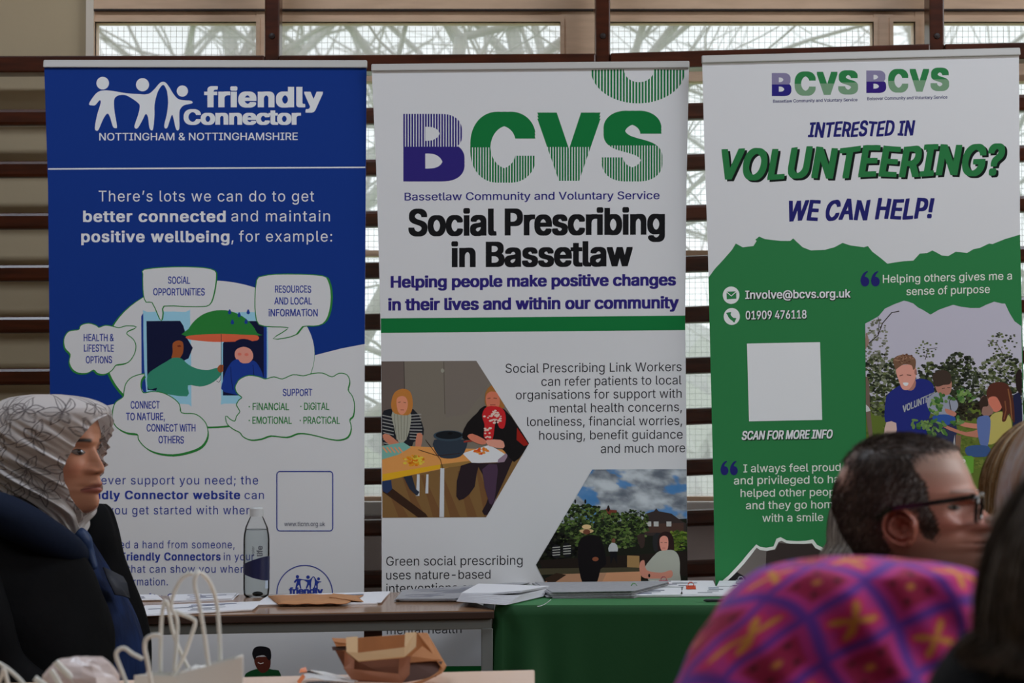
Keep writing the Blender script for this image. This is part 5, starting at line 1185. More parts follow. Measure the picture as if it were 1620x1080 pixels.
def loft(rows, n=64, px=True, noise=0.0, seed=0, ex=1.0):
    """rows: (py or z, left px, right px, Y centre, depth half)"""
    out = []; rnd = random.Random(seed); ph = [rnd.uniform(0, 6) for _ in range(4)]
    for r in rows:
        py, xl, xr, Y, d = r; a = P(xl, py, Y); b = P(xr, py, Y); c = (a + b) / 2; hw = (b.x - a.x) / 2; row = []
        for k in range(n):
            t = 2 * math.pi * k / n; nn = noise * (math.sin(t * 5 + ph[0] + c.z * 20) + .6 * math.sin(t * 9 + ph[1] - c.z * 31))
            row.append(Vector((c.x + (hw + nn) * math.copysign(abs(math.cos(t)) ** ex, math.cos(t)), Y + (d + nn) * math.copysign(abs(math.sin(t)) ** ex, math.sin(t)), c.z)))
        out.append(row)
    return out
def dense(rows, k=6):
    ks = sorted(rows, key=lambda r: r[0]); out = smoothpoly([tuple(r) for r in ks], k, False); return out
def closed_loft(rows, n=64, noise=0.0, seed=0, col=None, ex=1.0):
    g = loft(rows, n, noise=noise, seed=seed, ex=ex); mb = MB().grid([list(reversed(r)) for r in g], col, wrap=True); m = len(g)
    for idx, rev in ((0, False), (m - 1, True)):
        c = sum(g[idx], Vector()) / n; o = len(mb.v); mb.add([c], [], col)
        mb.f += [((idx * n + k, idx * n + (k + 1) % n, o) if not rev else (idx * n + (k + 1) % n, idx * n + k, o)) for k in range(n)]
    return mb
seat_m = mat('chair_plastic', L(44, 52, 66), .5)
def chair(x, y, yaw, label):
    r = empty('stacking_chair', (x, y, 0), label, 'chair', 'chairs under the audience'); R_ = Matrix.Rotation(yaw, 4, 'Z')
    def bp_(a, b, nm, m, bev=.01):
        mb = MB().box(a, b); mb.v = [tuple(Vector((x, y, 0)) + R_.to_3x3() @ Vector(v)) for v in mb.v]; mb.build(nm, m, r, bevel=bev)
    def tb(a, b, nm):
        f_ = lambda p: Vector((x, y, 0)) + R_.to_3x3() @ Vector(p); MB().tube([f_(a), f_(b)], .011, 10).build(nm, steel, r, smooth=False)
    bp_((-.20, -.21, .405), (.22, .21, .425), 'seat', seat_m); bp_((-.235, -.20, .50), (-.215, .20, .72), 'backrest', seat_m)
    for sy in (-1, 1):
        tb((.18, sy * .18, .405), (.22, sy * .21, 0), 'leg'); tb((-.17, sy * .18, .405), (-.24, sy * .21, 0), 'leg'); tb((-.18, sy * .17, .40), (-.226, sy * .17, .71), 'back_post')
    return r
# ============ the woman in the floral headscarf
YW = 4.95; SW = F / YW; a28 = math.radians(-31); cw_ = 95; zc = P(95, 720, YW).z; cx0 = P(95, 720, YW).x
root = empty('person', (cx0, YW, 0), 'person in a white floral line print headscarf and black coat, looking right', 'person')
zf = lambda py: P(810, py, YW).z - zc
lx = lambda px: (px - cw_) / (SW * math.cos(a28))
RW = [(631, 95, 90, -.02, .01, .1), (637, 118, 112, -.06, .038, .1), (647, 136, 132, -.08, .056, .1), (660, 150, 146, -.09, .068, .1), (680, 155, 152, -.092, .071, .05), (692, 158.5, 153.5, -.092, .071, .05), (698, 158.5, 153.5, -.09, .071, .06), (706, 155.5, 151.5, -.088, .070, .07),
      (715, 160, 151, -.085, .069, .08), (725, 166, 150.5, -.08, .068, .10), (735, 171.5, 151, -.075, .066, .13), (741, 173, 151, -.07, .065, .15), (746, 170, 151, -.07, .063, .17), (750, 163.5, 151.5, -.07, .062, .2), (757, 165, 151, -.065, .060, .28), (763, 168, 151.5, -.065, .058, .30),
      (768, 165.5, 151.5, -.06, .056, .32), (773, 167.5, 151.5, -.06, .055, .33), (780, 161.5, 150, -.06, .053, .35), (790, 163.5, 149, -.055, .050, .36), (798, 161.5, 146, -.055, .047, .36), (806, 152, 140, -.055, .044, .30), (813, 132, 126, -.055, .042, .15), (830, 112, 110, -.055, .040, .05), (870, 104, 102, -.06, .042, .0)]
rows = [(zf(r[0]), lx(r[1]), lx(r[2]), r[3], r[4], r[5]) for r in RW]
sig = [(zf(870), .03), (zf(806), .022), (zf(790), .018), (zf(770), .020), (zf(752), .014), (zf(742), .0145), (zf(730), .0095), (zf(708), .0095), (zf(697), .026), (zf(670), .045), (zf(620), .05)]
feats = [(zf(711), .030, .010, .012, -.006, 1), (zf(714), .030, .0065, .011, .005, 1), (zf(699), .030, .005, .018, .003, 1), (zf(735), .040, .016, .016, .004, 1), (zf(744), .0135, .006, .0055, .0095, 1), (zf(770), .022, .006, .006, -.003, 1), (zf(769), .0, .0016, .018, -.0025, 0), (zf(775), .0, .005, .012, .0025, 0), (zf(764), .006, .004, .006, .0018, 1), (zf(779), 0, .004, .016, -.002, 0)]
sk = (.66, .31, .19)
def paintW(x, y, z):
    c = list(sk); ay = abs(y)
    def mix(o, k): 
        for i in range(3): c[i] = c[i] * (1 - k) + o[i] * k
    if x > 0:
        mix((.60, .21, .13), .6 * math.exp(-((z - zf(742)) / .02) ** 2 - ((ay - .035) / .02) ** 2))
        mix((.34, .14, .085), .7 * math.exp(-((z - zf(709)) / .011) ** 2 - ((ay - .029) / .020) ** 2))
        bl = zf(696.5) - .10 * max(0, ay - .036) - .07 * max(0, .022 - ay) * 0 + .0012 * math.sin((ay - .012) * 90); bt = max(0, 1 - abs((ay - .030) / .021) ** 3)
        if bt > 0 and x > .02: mix((.012, .009, .008), min(1, bt * 1.6) * math.exp(-((z - bl) / (.0044 - .05 * max(0, ay - .03))) ** 4))
        lw_ = max(0, 1 - (ay / .0235) ** 2); zc_ = zf(770.5 + 3 * (ay / .02) ** 2); k = math.exp(-((z - zc_) / (.0012 + .0105 * lw_ ** .7)) ** 4) * (1 if ay < .0245 else 0)
        if x > lx(145): mix((.46, .14, .12) if z < zf(769) else (.32, .10, .08), .85 * k)
        mix((.10, .03, .025), (1 if ay < .0245 else 0) * .85 * math.exp(-((z - zf(769 + 3 * (ay / .02) ** 2)) / .0013) ** 2) * (x > lx(145)))
        mix((.05, .02, .015), .9 * math.exp(-((z - zf(747.5)) / .0022) ** 2 - ((ay - .0075) / .004) ** 2))
    return tuple(c)
hw_ = Head((cx0, YW, zc), a28, rows, sig, feats, paintW); hw_.build('head', skin_m, root)
eye_w = mat('eye_white', None, .12, attr='Col', spec=.7)
def eyes(H, y0, z0, parent, r=.0118, iris=(.03, .016, .01), gaze=(1, 0), openz=.0048, openy=.0135, lid=(.012, .008, .007)):
    for s_ in (-1, 1):
        # find the face surface in front of the socket and lay an almond patch with lids over it
        loc = Vector((.2, s_ * y0, z0)); w0 = H.to_w(loc); d = H.R @ Vector((-1, 0, 0)); hit = H.bvh.ray_cast(w0, d)
        c0 = hit[0]; xs = (H.R.inverted() @ (c0 - H.C)).x; rows = []; cols = []
        for j in range(15):
            v = -1 + 2 * j / 14; row = []
            for i in range(25):
                u = -1 + 2 * i / 24; yy = s_ * y0 + u * openy; zz = z0 + v * openz * max(.02, (1 - u * u)) ** .7 + .0008 * s_ * u
                q = H.bvh.ray_cast(H.to_w((.2, yy, zz)), d)[0] or c0
                q = q - d * (.0004 + .0022 * (1 - u * u) * (1 - .6 * v * v)); row.append(q)
                gi = math.hypot((u * openy - gaze[1] * .003), (zz - z0)); k = 1 if gi < .0052 else 0
                col = (.17, .14, .13); 
                if gi < .0052: col = iris
                if gi < .0022: col = (.005, .005, .005)
                if v > .72 or (abs(u) > .93): col = lid
                if v < -.86: col = (.10, .05, .04)
                cols.append(col)
            rows.append(row)
        mb = MB().grid(rows if s_ < 0 else [list(reversed(r)) for r in rows]); mb.c = cols if s_ < 0 else [c for r in range(15) for c in reversed(cols[r * 25:(r + 1) * 25])]
        mb.build('eye', eye_w, parent, smooth=True)
eyes(hw_, .0300, zf(714), root, gaze=(1, .3), openz=.0064, openy=.0125, iris=(.02, .011, .007))
# headscarf: one sheet of cloth round the head, open over the face
edge_px = [(655, 172), (660, 160), (664, 151.6), (677, 139), (693, 125), (716, 111), (740, 99.5), (758, 102), (781, 111), (797.5, 120), (809, 131), (812.5, 142), (815, 150)]
HR = [(623.5, .00, -.075, .012), (626, .045, -.115, .035), (630, .075, -.135, .055), (636, .10, -.15, .070), (643, .119, -.16, .082), (652, .124, -.17, .090), (664, .124, -.178, .095), (680, .121, -.183, .098), (700, .111, -.185, .099), (725, .103, -.183, .096), (750, .098, -.175, .091), (775, .092, -.16, .085), (797, .082, -.14, .078), (812, .072, -.12, .072), (826, .056, -.10, .068), (842, .046, -.09, .066), (858, .042, -.085, .066)]
cy = sorted(HR); NZ_, NT = 210, 460
pys = np.linspace(623.5, 858, NZ_); fx = smooth1(np.interp(pys, [r[0] for r in cy], [r[1] for r in cy]), 6); bx_2 = smooth1(np.interp(pys, [r[0] for r in cy], [r[2] for r in cy]), 6); hwid = smooth1(np.interp(pys, [r[0] for r in cy], [r[3] for r in cy]), 6)
ca, sa_ = math.cos(a28), math.sin(a28)
def hpt(i, ph):
    xm = (fx[i] + bx_2[i]) * .5; c, s_ = math.cos(ph), math.sin(ph); return xm + (fx[i] - xm) * (c if c > 0 else c), hwid[i] * s_ * (1 - .16 * c)
phs = []
for i, py in enumerate(pys):
    if py < 656 or py > 812: phs.append(0.0); continue
    tgt = float(np.interp(py, [e[0] for e in edge_px], [e[1] for e in edge_px])); best = 0
    for ph in np.linspace(0, 2.2, 300):      # near side is local -y
        x, y = hpt(i, -ph); sx = proj(hw_.to_w((x, y, P(810, py, YW).z - zc)))[0]
        if sx <= tgt: best = ph; break
    phs.append(best)
phs = smooth1(phs, 3)
grid_ = []; param = np.zeros((NZ_, NT, 2))
for i, py in enumerate(pys):
    r = []; z = P(810, py, YW).z - zc
    for k in range(NT):
        t = k / (NT - 1); ph = -(phs[i] + (2 * math.pi - 2 * phs[i]) * t)
        x, y = hpt(i, ph); nx_, ny_ = math.cos(ph), math.sin(ph)
        arc = ph * .11; low = min(1, max(0, (py - 650) / 90)); up = math.exp(-((py - 640) / 22) ** 2)
        dg = z * 1.0 - (abs(ph) * .11 if abs(ph) < math.pi else (2 * math.pi - abs(ph)) * .11) * .62
        f_ = low * (.0046 * math.sin(dg * 150) + .003 * math.sin(dg * 263 + 1.3 + z * 22) + .002 * math.sin(dg * 410 + arc * 20)) + .0025 * math.sin(arc * 46 + z * 60) * low + .0012 * up * math.sin(arc * 60)
        hem = math.exp(-((min(t, 1 - t)) / .012) ** 2) * .0035 if phs[i] > .02 else 0
        r.append(Vector((x + nx_ * (f_ + hem), y + ny_ * (f_ + hem), z))); param[i, k] = (arc, z)
    grid_.append(r)
tone = np.zeros((NZ_, NT)); rr = random.Random(17)
def stamp(a, z, s=1.0):
    fi = (P(810, 623.5, YW).z - zc - z) / (P(810, 623.5, YW).z - P(810, 858, YW).z) * (NZ_ - 1); i0 = int(fi)
    if not 0 <= i0 < NZ_ - 1: return
    fk = ((-a / .11) - phs[i0]) / (2 * math.pi - 2 * phs[i0]) * (NT - 1); k0 = int(fk)
    for i in (i0, i0 + 1):
        for k in (k0, k0 + 1):
            if 0 <= k < NT: tone[i, k] = max(tone[i, k], s * max(0, 1.15 - math.hypot(fi - i, fk - k)))
for gi in range(11):
    for gj in range(4):
        a0 = -(gi + .5 + rr.uniform(-.3, .3) + (gj % 2) * .5) * .063; z0 = zf(648) - gj * .058 + rr.uniform(-.012, .012); rot = rr.uniform(0, 6.28)
        for p_ in range(5):
            th = rot + p_ * 1.26 + rr.uniform(-.25, .25); ln = rr.uniform(.026, .044); wd = rr.uniform(.006, .011)
            for s_ in (-1, 1):
                for q in np.linspace(0, 1, 46):
                    u = ln * q; v = s_ * wd * math.sin(math.pi * q ** .8); stamp(a0 + u * math.cos(th) - v * math.sin(th), z0 + u * math.sin(th) + v * math.cos(th))
            for q in np.linspace(.1, .7, 24): stamp(a0 + ln * q * math.cos(th + .06), z0 + ln * q * math.sin(th + .06), .6)
        th = rot + .5; 
        for q in np.linspace(0, 1, 60): stamp(a0 + .05 * q * math.cos(th + q * 1.2), z0 + .05 * q * math.sin(th + q * 1.2), .9)
mb = MB().grid([[hw_.to_w(p) for p in r] for r in grid_])
cl_ = np.array((.72, .68, .66)); dk_ = np.array((.10, .08, .085)); mb.c = [tuple(cl_ * (1 - tone[i, k]) + dk_ * tone[i, k]) for i in range(NZ_) for k in range(NT)]
sm_ = mat('scarf_satin', None, .45, attr='Col', sheen=.1, spec=.3); q_ = sm_.node_tree; bs = q_.nodes['Principled BSDF']; tl_ = q_.nodes.new('ShaderNodeBsdfTranslucent'); mx2 = q_.nodes.new('ShaderNodeMixShader'); mx2.inputs[0].default_value = .3
q_.links.new(q_.nodes['Color Attribute'].outputs['Color'], tl_.inputs['Color']); q_.links.new(bs.outputs[0], mx2.inputs[1]); q_.links.new(tl_.outputs[0], mx2.inputs[2]); q_.links.new(mx2.outputs[0], q_.nodes['Material Output'].inputs['Surface'])
mb.build('headscarf', sm_, root, smooth=True)
# clothes
coatm = mat('black_coat', L(13, 13, 15), .8, bump=(30, (1, 1, 1), .5, .004), spec=.1); navy = mat('navy_collar', L(22, 30, 48), .8, bump=(60, (1, 1, 1), .4, .002), spec=.1)
bluem = mat('blue_garment', L(23, 44, 88), .75, noise=(25, (1, 1, .3), .7, L(11, 18, 38)), bump=(18, (1, 1, .35), .8, .012), spec=.2); lining = mat('slate_lining', L(44, 48, 60), .6)
seated('body', root, Vector((P(60, 900, 4.95).x - .04, 5.0, .52)), a28 * .5, P(60, 868, 4.95).z - .06, .15, coatm, bulk=.86, neck=.06)
R1 = [(800, 95, 124, 5.02, .05), (825, 70, 131, 5.02, .08), (850, 50, 140, 5.02, .09), (880, 35, 158, 5.03, .10), (910, 25, 178, 5.04, .11), (950, 12, 204, 5.05, .115), (990, 0, 222, 5.05, .12), (1040, -12, 232, 5.05, .12), (1100, -20, 235, 5.05, .12), (1165, -20, 235, 5.05, .12)]
closed_loft(dense(R1), 72, .002, 3).build('blue_dress', bluem, root, smooth=True)
R2 = [(778, -95, -10, 4.86, .06), (792, -140, 40, 4.86, .11), (815, -170, 72, 4.86, .15), (840, -185, 100, 4.86, .17), (865, -195, 124, 4.87, .18), (900, -200, 144, 4.87, .19), (935, -205, 158, 4.87, .195), (970, -205, 169, 4.87, .20), (1010, -205, 177, 4.87, .20), (1060, -205, 180, 4.87, .20), (1165, -205, 182, 4.87, .20)]
closed_loft(dense(R2), 72, .004, 5).build('coat', coatm, root, smooth=True)
R3 = [(797, 128, 166, 5.15, .03), (806, 118, 175, 5.15, .05), (825, 100, 183, 5.15, .07), (850, 90, 191, 5.15, .08), (880, 80, 198, 5.15, .08), (910, 80, 209, 5.15, .08), (950, 80, 223, 5.15, .08), (990, 80, 233, 5.15, .08), (1040, 80, 240, 5.15, .08), (1165, 80, 243, 5.15, .08)]
closed_loft(dense(R3), 60, .002, 6).build('coat_front', coatm, root, smooth=True)
MB().grid([[P(163, 897, 4.94), P(176, 903, 4.955), P(194, 912, 4.985)], [P(170, 915, 4.93), P(184, 920, 4.945), P(200, 922, 4.98)], [P(182, 940, 4.92), P(194, 942, 4.94), P(205, 946, 4.985)]]).build('lapel', lining, root, smooth=True, solid=.003)
cp_ = smoothpoly([tuple(P(a, b, Y)) for a, b, Y in ((-120, 798, 4.90), (-60, 800, 4.76), (-10, 809, 4.72), (35, 828, 4.72), (75, 849, 4.75), (108, 866, 4.82), (128, 880, 4.93))], 6, False)
MB().tube(cp_, [.036 + .012 * math.sin(i / (len(cp_) - 1) * math.pi) - (.016 * i / len(cp_)) for i in range(len(cp_))], 20).build('hood_collar', navy, root, smooth=True)
cp_ = smoothpoly([tuple(P(a, b, Y)) for a, b, Y in ((122, 842, 4.90), (133, 852, 4.90), (140, 872, 4.91), (150, 900, 4.91))], 5, False)
MB().tube(cp_, [.012, .014, .015, .015, .015, .015, .015, .014, .013, .012, .012, .011, .010, .009, .008, .006][:len(cp_)], 12).build('scarf_end', mat('blue_silk', L(38, 62, 104), .5, bump=(60, (1, 1, .4), .5, .004)), root, smooth=True)
sl = smoothpoly([tuple(P(a, b, Y)) for a, b, Y in ((-70, 830, 4.78), (-55, 900, 4.70), (-30, 980, 4.66), (0, 1060, 4.68), (70, 1110, 4.70), (150, 1120, 4.74))], 5, False)
MB().tube(sl, [.066 - .018 * i / (len(sl) - 1) for i in range(len(sl))], 20).build('sleeve', coatm, root, smooth=True)
chair(P(0, 900, 5.0).x + .02, 5.02, a28 * .5, 'stacking chair under the person in the floral headscarf')

# ============ the man in glasses
YM = 3.2; SM = F / YM; am = math.radians(-13); root = empty('person', (P(1430, 800, YM).x, YM, 0), 'person in black framed glasses with short dark greying hair, looking right', 'person')
cxm = 1430; zm = P(1430, 800, YM).z; xm0 = P(1430, 800, YM).x; zg = lambda py: P(810, py, YM).z - zm; gx = lambda px: (px - cxm) / (SM * math.cos(am))
RM = [(689, 1452, 1452, 1420, .012, 0), (692.5, 1478, 1478, 1397, .034, 0), (700, 1496, 1496, 1374, .051, .02), (712, 1512, 1510, 1353, .063, .04), (725, 1520, 1516, 1344, .070, .05), (745, 1529, 1522, 1333, .075, .06), (765, 1536, 1526, 1325, .077, .08), (777, 1542, 1529, 1322, .078, .1), (787, 1545, 1526, 1321, .078, .1), (797, 1543.5, 1522, 1322, .077, .12),
      (808, 1553, 1522, 1324, .075, .14), (819, 1566, 1523, 1327, .073, .16), (826, 1574.5, 1524, 1329, .072, .18), (832, 1572, 1524, 1331, .071, .2), (838, 1560, 1526, 1333, .070, .22), (846, 1563, 1529, 1337, .068, .24), (852, 1567, 1530, 1341, .067, .26), (857, 1562, 1530, 1344, .066, .28), (863, 1565, 1530, 1348, .064, .3), (871, 1556, 1527, 1353, .062, .32), (884, 1561, 1525, 1360, .058, .32), (897, 1552, 1515, 1365, .054, .3), (908, 1525, 1500, 1369, .052, .2), (920, 1500, 1492, 1371, .054, .1), (950, 1492, 1488, 1370, .058, 0), (1000, 1492, 1488, 1360, .064, 0)]
rows = [(zg(r[0]), gx(r[1]), gx(r[2]), gx(r[3]), r[4], r[5]) for r in RM]
sig = [(zg(1000), .04), (zg(908), .03), (zg(884), .020), (zg(857), .022), (zg(840), .019), (zg(828), .019), (zg(812), .015), (zg(797), .011), (zg(780), .030), (zg(740), .05), (zg(688), .06)]
feats = [(zg(800), .032, .012, .014, -.011, 1), (zg(801), .032, .008, .012, .005, 1), (zg(780), .034, .007, .02, .004, 1), (zg(822), .045, .018, .016, .004, 1), (zg(831), .017, .008, .007, .012, 1), (zg(857), .026, .007, .007, -.002, 1), (zg(857), 0, .0018, .024, -.003, 0), (zg(872), 0, .005, .018, -.002, 0)]
hairp = [(1508, 703), (1490, 711), (1468, 714), (1450, 720), (1442, 732), (1452, 748), (1464, 762), (1470, 780), (1468, 797), (1480, 815), (1487, 840), (1478, 856), (1460, 850), (1452, 830), (1452, 805), (1400, 805), (1398, 850), (1412, 872), (1398, 892), (1355, 897), (1290, 890), (1290, 680), (1508, 680)]
def ppx(x, z, y=0.0):
    return proj(Vector((xm0, YM, zm)) + Matrix.Rotation(am, 3, 'Z') @ Vector((x, -abs(y), z)))
def near(px, py, y):
    # point of the near side (lateral -y) that the photograph shows at px, py
    x = gx(px); z = 0
    for _ in range(6):
        p = Vector((xm0, YM, zm)) + Matrix.Rotation(am, 3, 'Z') @ Vector((x, -abs(y), z)); a, b = proj(p); x += (px - a) / SM; z += (b - py) / SM
    return x, z
def gl2(px, y): return near(px, 800, y)[0]
def hairk(x, z, y=0.0):
    px, py = ppx(x, z, y); j = 4 * math.sin(px * .9 + py * .6); return inpoly(px + j * .6, py + j * .5, hairp)
def thin_crown_rim_light(x, z):  # thin hair at the back crown, its rim light painted as paler scalp
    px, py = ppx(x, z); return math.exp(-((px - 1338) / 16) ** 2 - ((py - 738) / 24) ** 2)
def paintM(x, y, z):
    px, py = ppx(x, z, y); ay = abs(y); c = [.68, .32, .24]
    def mix(o, k):
        for i in range(3): c[i] = c[i] * (1 - k) + o[i] * k
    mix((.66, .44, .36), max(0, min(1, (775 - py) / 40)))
    mix((.50, .15, .11), .75 * math.exp(-((py - 828) / 20) ** 2 - ((px - 1505) / 34) ** 2)); mix((.56, .18, .14), .7 * math.exp(-((py - 826) / 12) ** 2 - ((px - 1566) / 12) ** 2))
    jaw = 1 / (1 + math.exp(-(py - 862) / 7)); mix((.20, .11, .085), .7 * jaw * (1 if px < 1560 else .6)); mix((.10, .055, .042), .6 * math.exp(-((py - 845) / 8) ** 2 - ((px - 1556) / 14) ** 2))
    if x > 0: mix((.16, .05, .04), .8 * math.exp(-((z - zg(857)) / .002) ** 2) * (ay < .027) * (px > 1540)); mix((.30, .12, .09), .6 * math.exp(-((z - zg(858)) / .007) ** 2) * (ay < .025) * (px > 1548))
    mix((.12, .08, .06), .6 * math.exp(-((py - 776 - 120 * max(0, ay - .03)) / 3.2) ** 2) * (.012 < ay < .052) * (px > 1500))
    for q in range(3): mix((.20, .09, .07), .35 * math.exp(-((py - 796 - q * 5 - (px - 1500) * .12) / 1.1) ** 2) * (1488 < px < 1518))
    mix((.55, .36, .31), .8 * thin_crown_rim_light(x, z) * (x < gx(1375)))
    if hairk(x, z, y): mix((.035, .026, .022), .92 * (1 - min(1, 1.3 * thin_crown_rim_light(x, z))))
    return tuple(c)
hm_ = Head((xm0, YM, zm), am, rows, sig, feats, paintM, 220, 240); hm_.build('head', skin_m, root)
eyes(hm_, .033, zg(800), root, iris=(.05, .05, .05), openz=.0038, openy=.013)
for s_ in (-1, 1):
    out = hm_.R @ Vector((-.25, s_, .0)); fw = hm_.R @ Vector((1, s_ * .25, 0)); ex, ez = near(1427, 834, .074); c = hm_.to_w((ex, s_ * .0725, ez))
    ear(c, fw, out, .052, .042, math.radians(14), (.50, .17, .12), root)
st = []; rr = random.Random(3); n_ = len(hm_.flat); loc = hm_.flat
ctr = Vector((gx(1425), 0, zg(800)))
while len(st) < 11000:
    i = rr.randrange(n_ - 1); x, y, z = loc[i]
    if not hairk(x, z, y): continue
    if rr.random() < 1.25 * thin_crown_rim_light(x, z): continue
    px, py = ppx(x, z, y); p = Vector((x, y, z)); nrm = (p - ctr); nrm = Vector((nrm.x, nrm.y * 1.6, nrm.z * .9)).normalized()
    top = max(0, min(1, (745 - py) / 45)); front = max(0, min(1, (px - 1410) / 70))
    d = Vector((-.5 + 1.15 * top, 0, -.85 + .8 * top)) + Vector((rr.gauss(0, .16), rr.gauss(0, .16), rr.gauss(0, .16)))
    d = (d - nrm * d.dot(nrm)); d = (d.normalized() + nrm * (.07 + .34 * top + .12 * rr.random())).normalized()
    ln = rr.uniform(.009, .017) * (1 + .25 * top) * (.75 if py > 800 else 1)
    p1 = p + d * ln * .55; p2 = p + d * ln - nrm * ln * .22
    side = max(0, min(1, (py - 735) / 50)) * max(0, min(1, (px - 1385) / 50)); g = rr.random()
    gray = .04 + .34 * side * (py < 815) + .35 * (px > 1470) * (py < 730) + .12 * max(0, min(1, (1345 - px) / 18))
    col = (.48, .44, .41) if g < gray * .8 else ((.16, .12, .10) if g < gray + .26 else (.048, .034, .028))
    st.append(([hm_.to_w(p - nrm * .001), hm_.to_w(p1), hm_.to_w(p2)], .0009, col))
strands('hair', st, root)
# glasses
black = mat('black_acetate', L(18, 18, 20), .22, coat=.6); gl_l = glass
g_ = MB()
def w3(x, y, z): return hm_.to_w((x, y, z))
fxx = gx(1548.5)
for s_ in (-1, 1):
    ringp = []
    for k in range(40):
        a = 2 * math.pi * k / 40; ca2, sa2 = math.cos(a), math.sin(a); yy = s_ * .034 + .0265 * math.copysign(abs(ca2) ** .55, ca2); zz = zg(802) + .0165 * math.copysign(abs(sa2) ** .6, sa2); ringp.append(w3(fxx - .09 * abs(yy) + (zz - zg(802)) * .10, yy, zz))
    g_.tube(ringp + ringp[:2], .0026, 8, cap=False)
    pts = []
    for a, b, y in ((1538, 785.5, .066), (1518, 789, .0755), (1480, 794.5, .081), (1440, 800, .084), (1412, 804, .085), (1400, 811, .083), (1387, 821, .081)):
        x, z = near(a, b, y); pts.append(w3(x, s_ * y, z))
    ps = smoothpoly([tuple(p) for p in pts], 4, False)
    for a, b in zip(ps, ps[1:]): g_.beam(Vector(a), Vector(b) + (Vector(b) - Vector(a)) * .05, .0028, .0062)
    xa2, za2 = near(1540, 785, .066); g_.beam(w3(fxx - .0075, s_ * .056, zg(785.5)), w3(xa2 - .001, s_ * .0675, za2), .006, .0075)
g_.tube([w3(fxx - .001, -.010, zg(795)), w3(fxx + .002, 0, zg(793)), w3(fxx - .001, .010, zg(795))], .0024, 8)
gr = g_.build('glasses', black, root, smooth=False)
for s_ in (-1, 1):
    pts = [w3(fxx - .003, s_ * .034 + .025 * math.copysign(abs(math.cos(a)) ** .55, math.cos(a)), zg(802) + .015 * math.copysign(abs(math.sin(a)) ** .6, math.sin(a))) for a in [2 * math.pi * k / 32 for k in range(32)]]
    MB().add(pts, [tuple(range(32))]).build('lens', lens_glass, gr)
seated('body', root, Vector((xm0 - .12, YM + .02, .52)), am, P(0, 960, YM).z, .17, mat('dark_jumper', L(30, 32, 40), .85), neck=.05)
chair(xm0 - .13, YM + .02, am, 'stacking chair under the person in black framed glasses')

# ============ people shown only as hair, scarf or shoulder
STD = [(0, .0, .0, -.02, .012, 0), (-.006, .035, .035, -.045, .035, 0), (-.02, .062, .06, -.068, .055, .02), (-.045, .082, .076, -.088, .069, .05), (-.075, .091, .083, -.097, .075, .08), (-.10, .096, .086, -.10, .077, .1), (-.115, .093, .083, -.10, .076, .12), (-.13, .104, .083, -.098, .074, .15), (-.148, .118, .084, -.093, .071, .18), (-.158, .106, .086, -.088, .068, .22), (-.17, .108, .088, -.083, .065, .26), (-.18, .104, .088, -.078, .062, .28), (-.20, .103, .085, -.07, .057, .3), (-.218, .092, .075, -.066, .05, .28), (-.23, .06, .05, -.064, .05, .1), (-.30, .05, .045, -.07, .055, 0)]
def std_head(root, crown, yaw, k=1.0, col=(.42, .24, .18)):
    rows = [(z * k, a * k, b * k, c * k, w * k, e) for z, a, b, c, w, e in STD]
    sig = [(-.3, .04), (-.22, .02), (-.18, .02), (-.158, .014), (-.148, .014), (-.12, .010), (-.10, .03), (0, .05)]; sig = [(a * k, b) for a, b in sig]
    feats = [(-.113 * k, .032, .011, .014, -.010, 1), (-.113 * k, .032, .007, .012, .005, 1), (-.152 * k, .013, .006, .006, .009, 1), (-.18 * k, 0, .0018, .022, -.003, 0)]
    def pt(x, y, z):
        if x > .05 and abs(z + .18 * k) < .006 and abs(y) < .024: return (.30, .11, .09)
        if x > .05 and abs(z + .096 * k) < .003 and .012 < abs(y) < .05: return (.10, .07, .05)
        return col
    H = Head(crown, yaw, rows, sig, feats, pt, 90, 96); H.build('head', skin_m, root); eyes(H, .032, -.112 * k, root)
    for s_ in (-1, 1): ear(H.to_w((-.005, s_ * .074 * k, -.125 * k)), H.R @ Vector((1, s_ * .2, 0)), H.R @ Vector((-.2, s_, 0)), .06, .035, math.radians(10), col, root)
    return H
def long_hair(H, k, n_, ln, cols, part=(.0, .0), flow=(-.35, 0, -1.0), w=.0016, wave=.01, seed=1, face=.045, thick=.016, droop=1.0, name='hair'):
    """strands that start at the parting on the crown and fall over the skull"""
    rr = random.Random(seed); st = []
    for _ in range(n_):
        y = rr.uniform(-1, 1); th = rr.uniform(0, 1); u0 = rr.uniform(-.9, .9)
        # start on the top, end below; path follows an ellipsoid slightly larger than the skull
        az = rr.uniform(math.radians(62), math.radians(298)); lift = 1 + thick / .09 * rr.uniform(.3, 1); pts = []; el = rr.uniform(1.0, 1.5); total = ln * rr.uniform(.75, 1.05); steps = 12; s = 0; jit = rr.gauss(0, .5)
        for i in range(steps + 1):
            q = i / steps; e_ = el - q * (el + .35) * 1.15
            if e_ > -.25:
                r_ = Vector((math.cos(az) * math.cos(e_) * .100, math.sin(az) * math.cos(e_) * .084, math.sin(e_) * .105)) * lift * k; p = r_ + Vector((0, 0, -.105 * k)); last = p; eq = q
            else:
                qq = (q - eq); p = last + Vector((math.cos(az) * .012 * math.sin(qq * 6), math.sin(az) * .012 * math.sin(qq * 6), -qq * total * droop))
            p = p + Vector((math.sin(q * 7 + jit * 5) * wave * q, math.cos(q * 6 + jit * 4) * wave * q, 0)); pts.append(H.to_w(p))
        st.append((pts, w * rr.uniform(.7, 1.3), rr.choice(cols)))
    return strands(name, st, H.obj.parent)
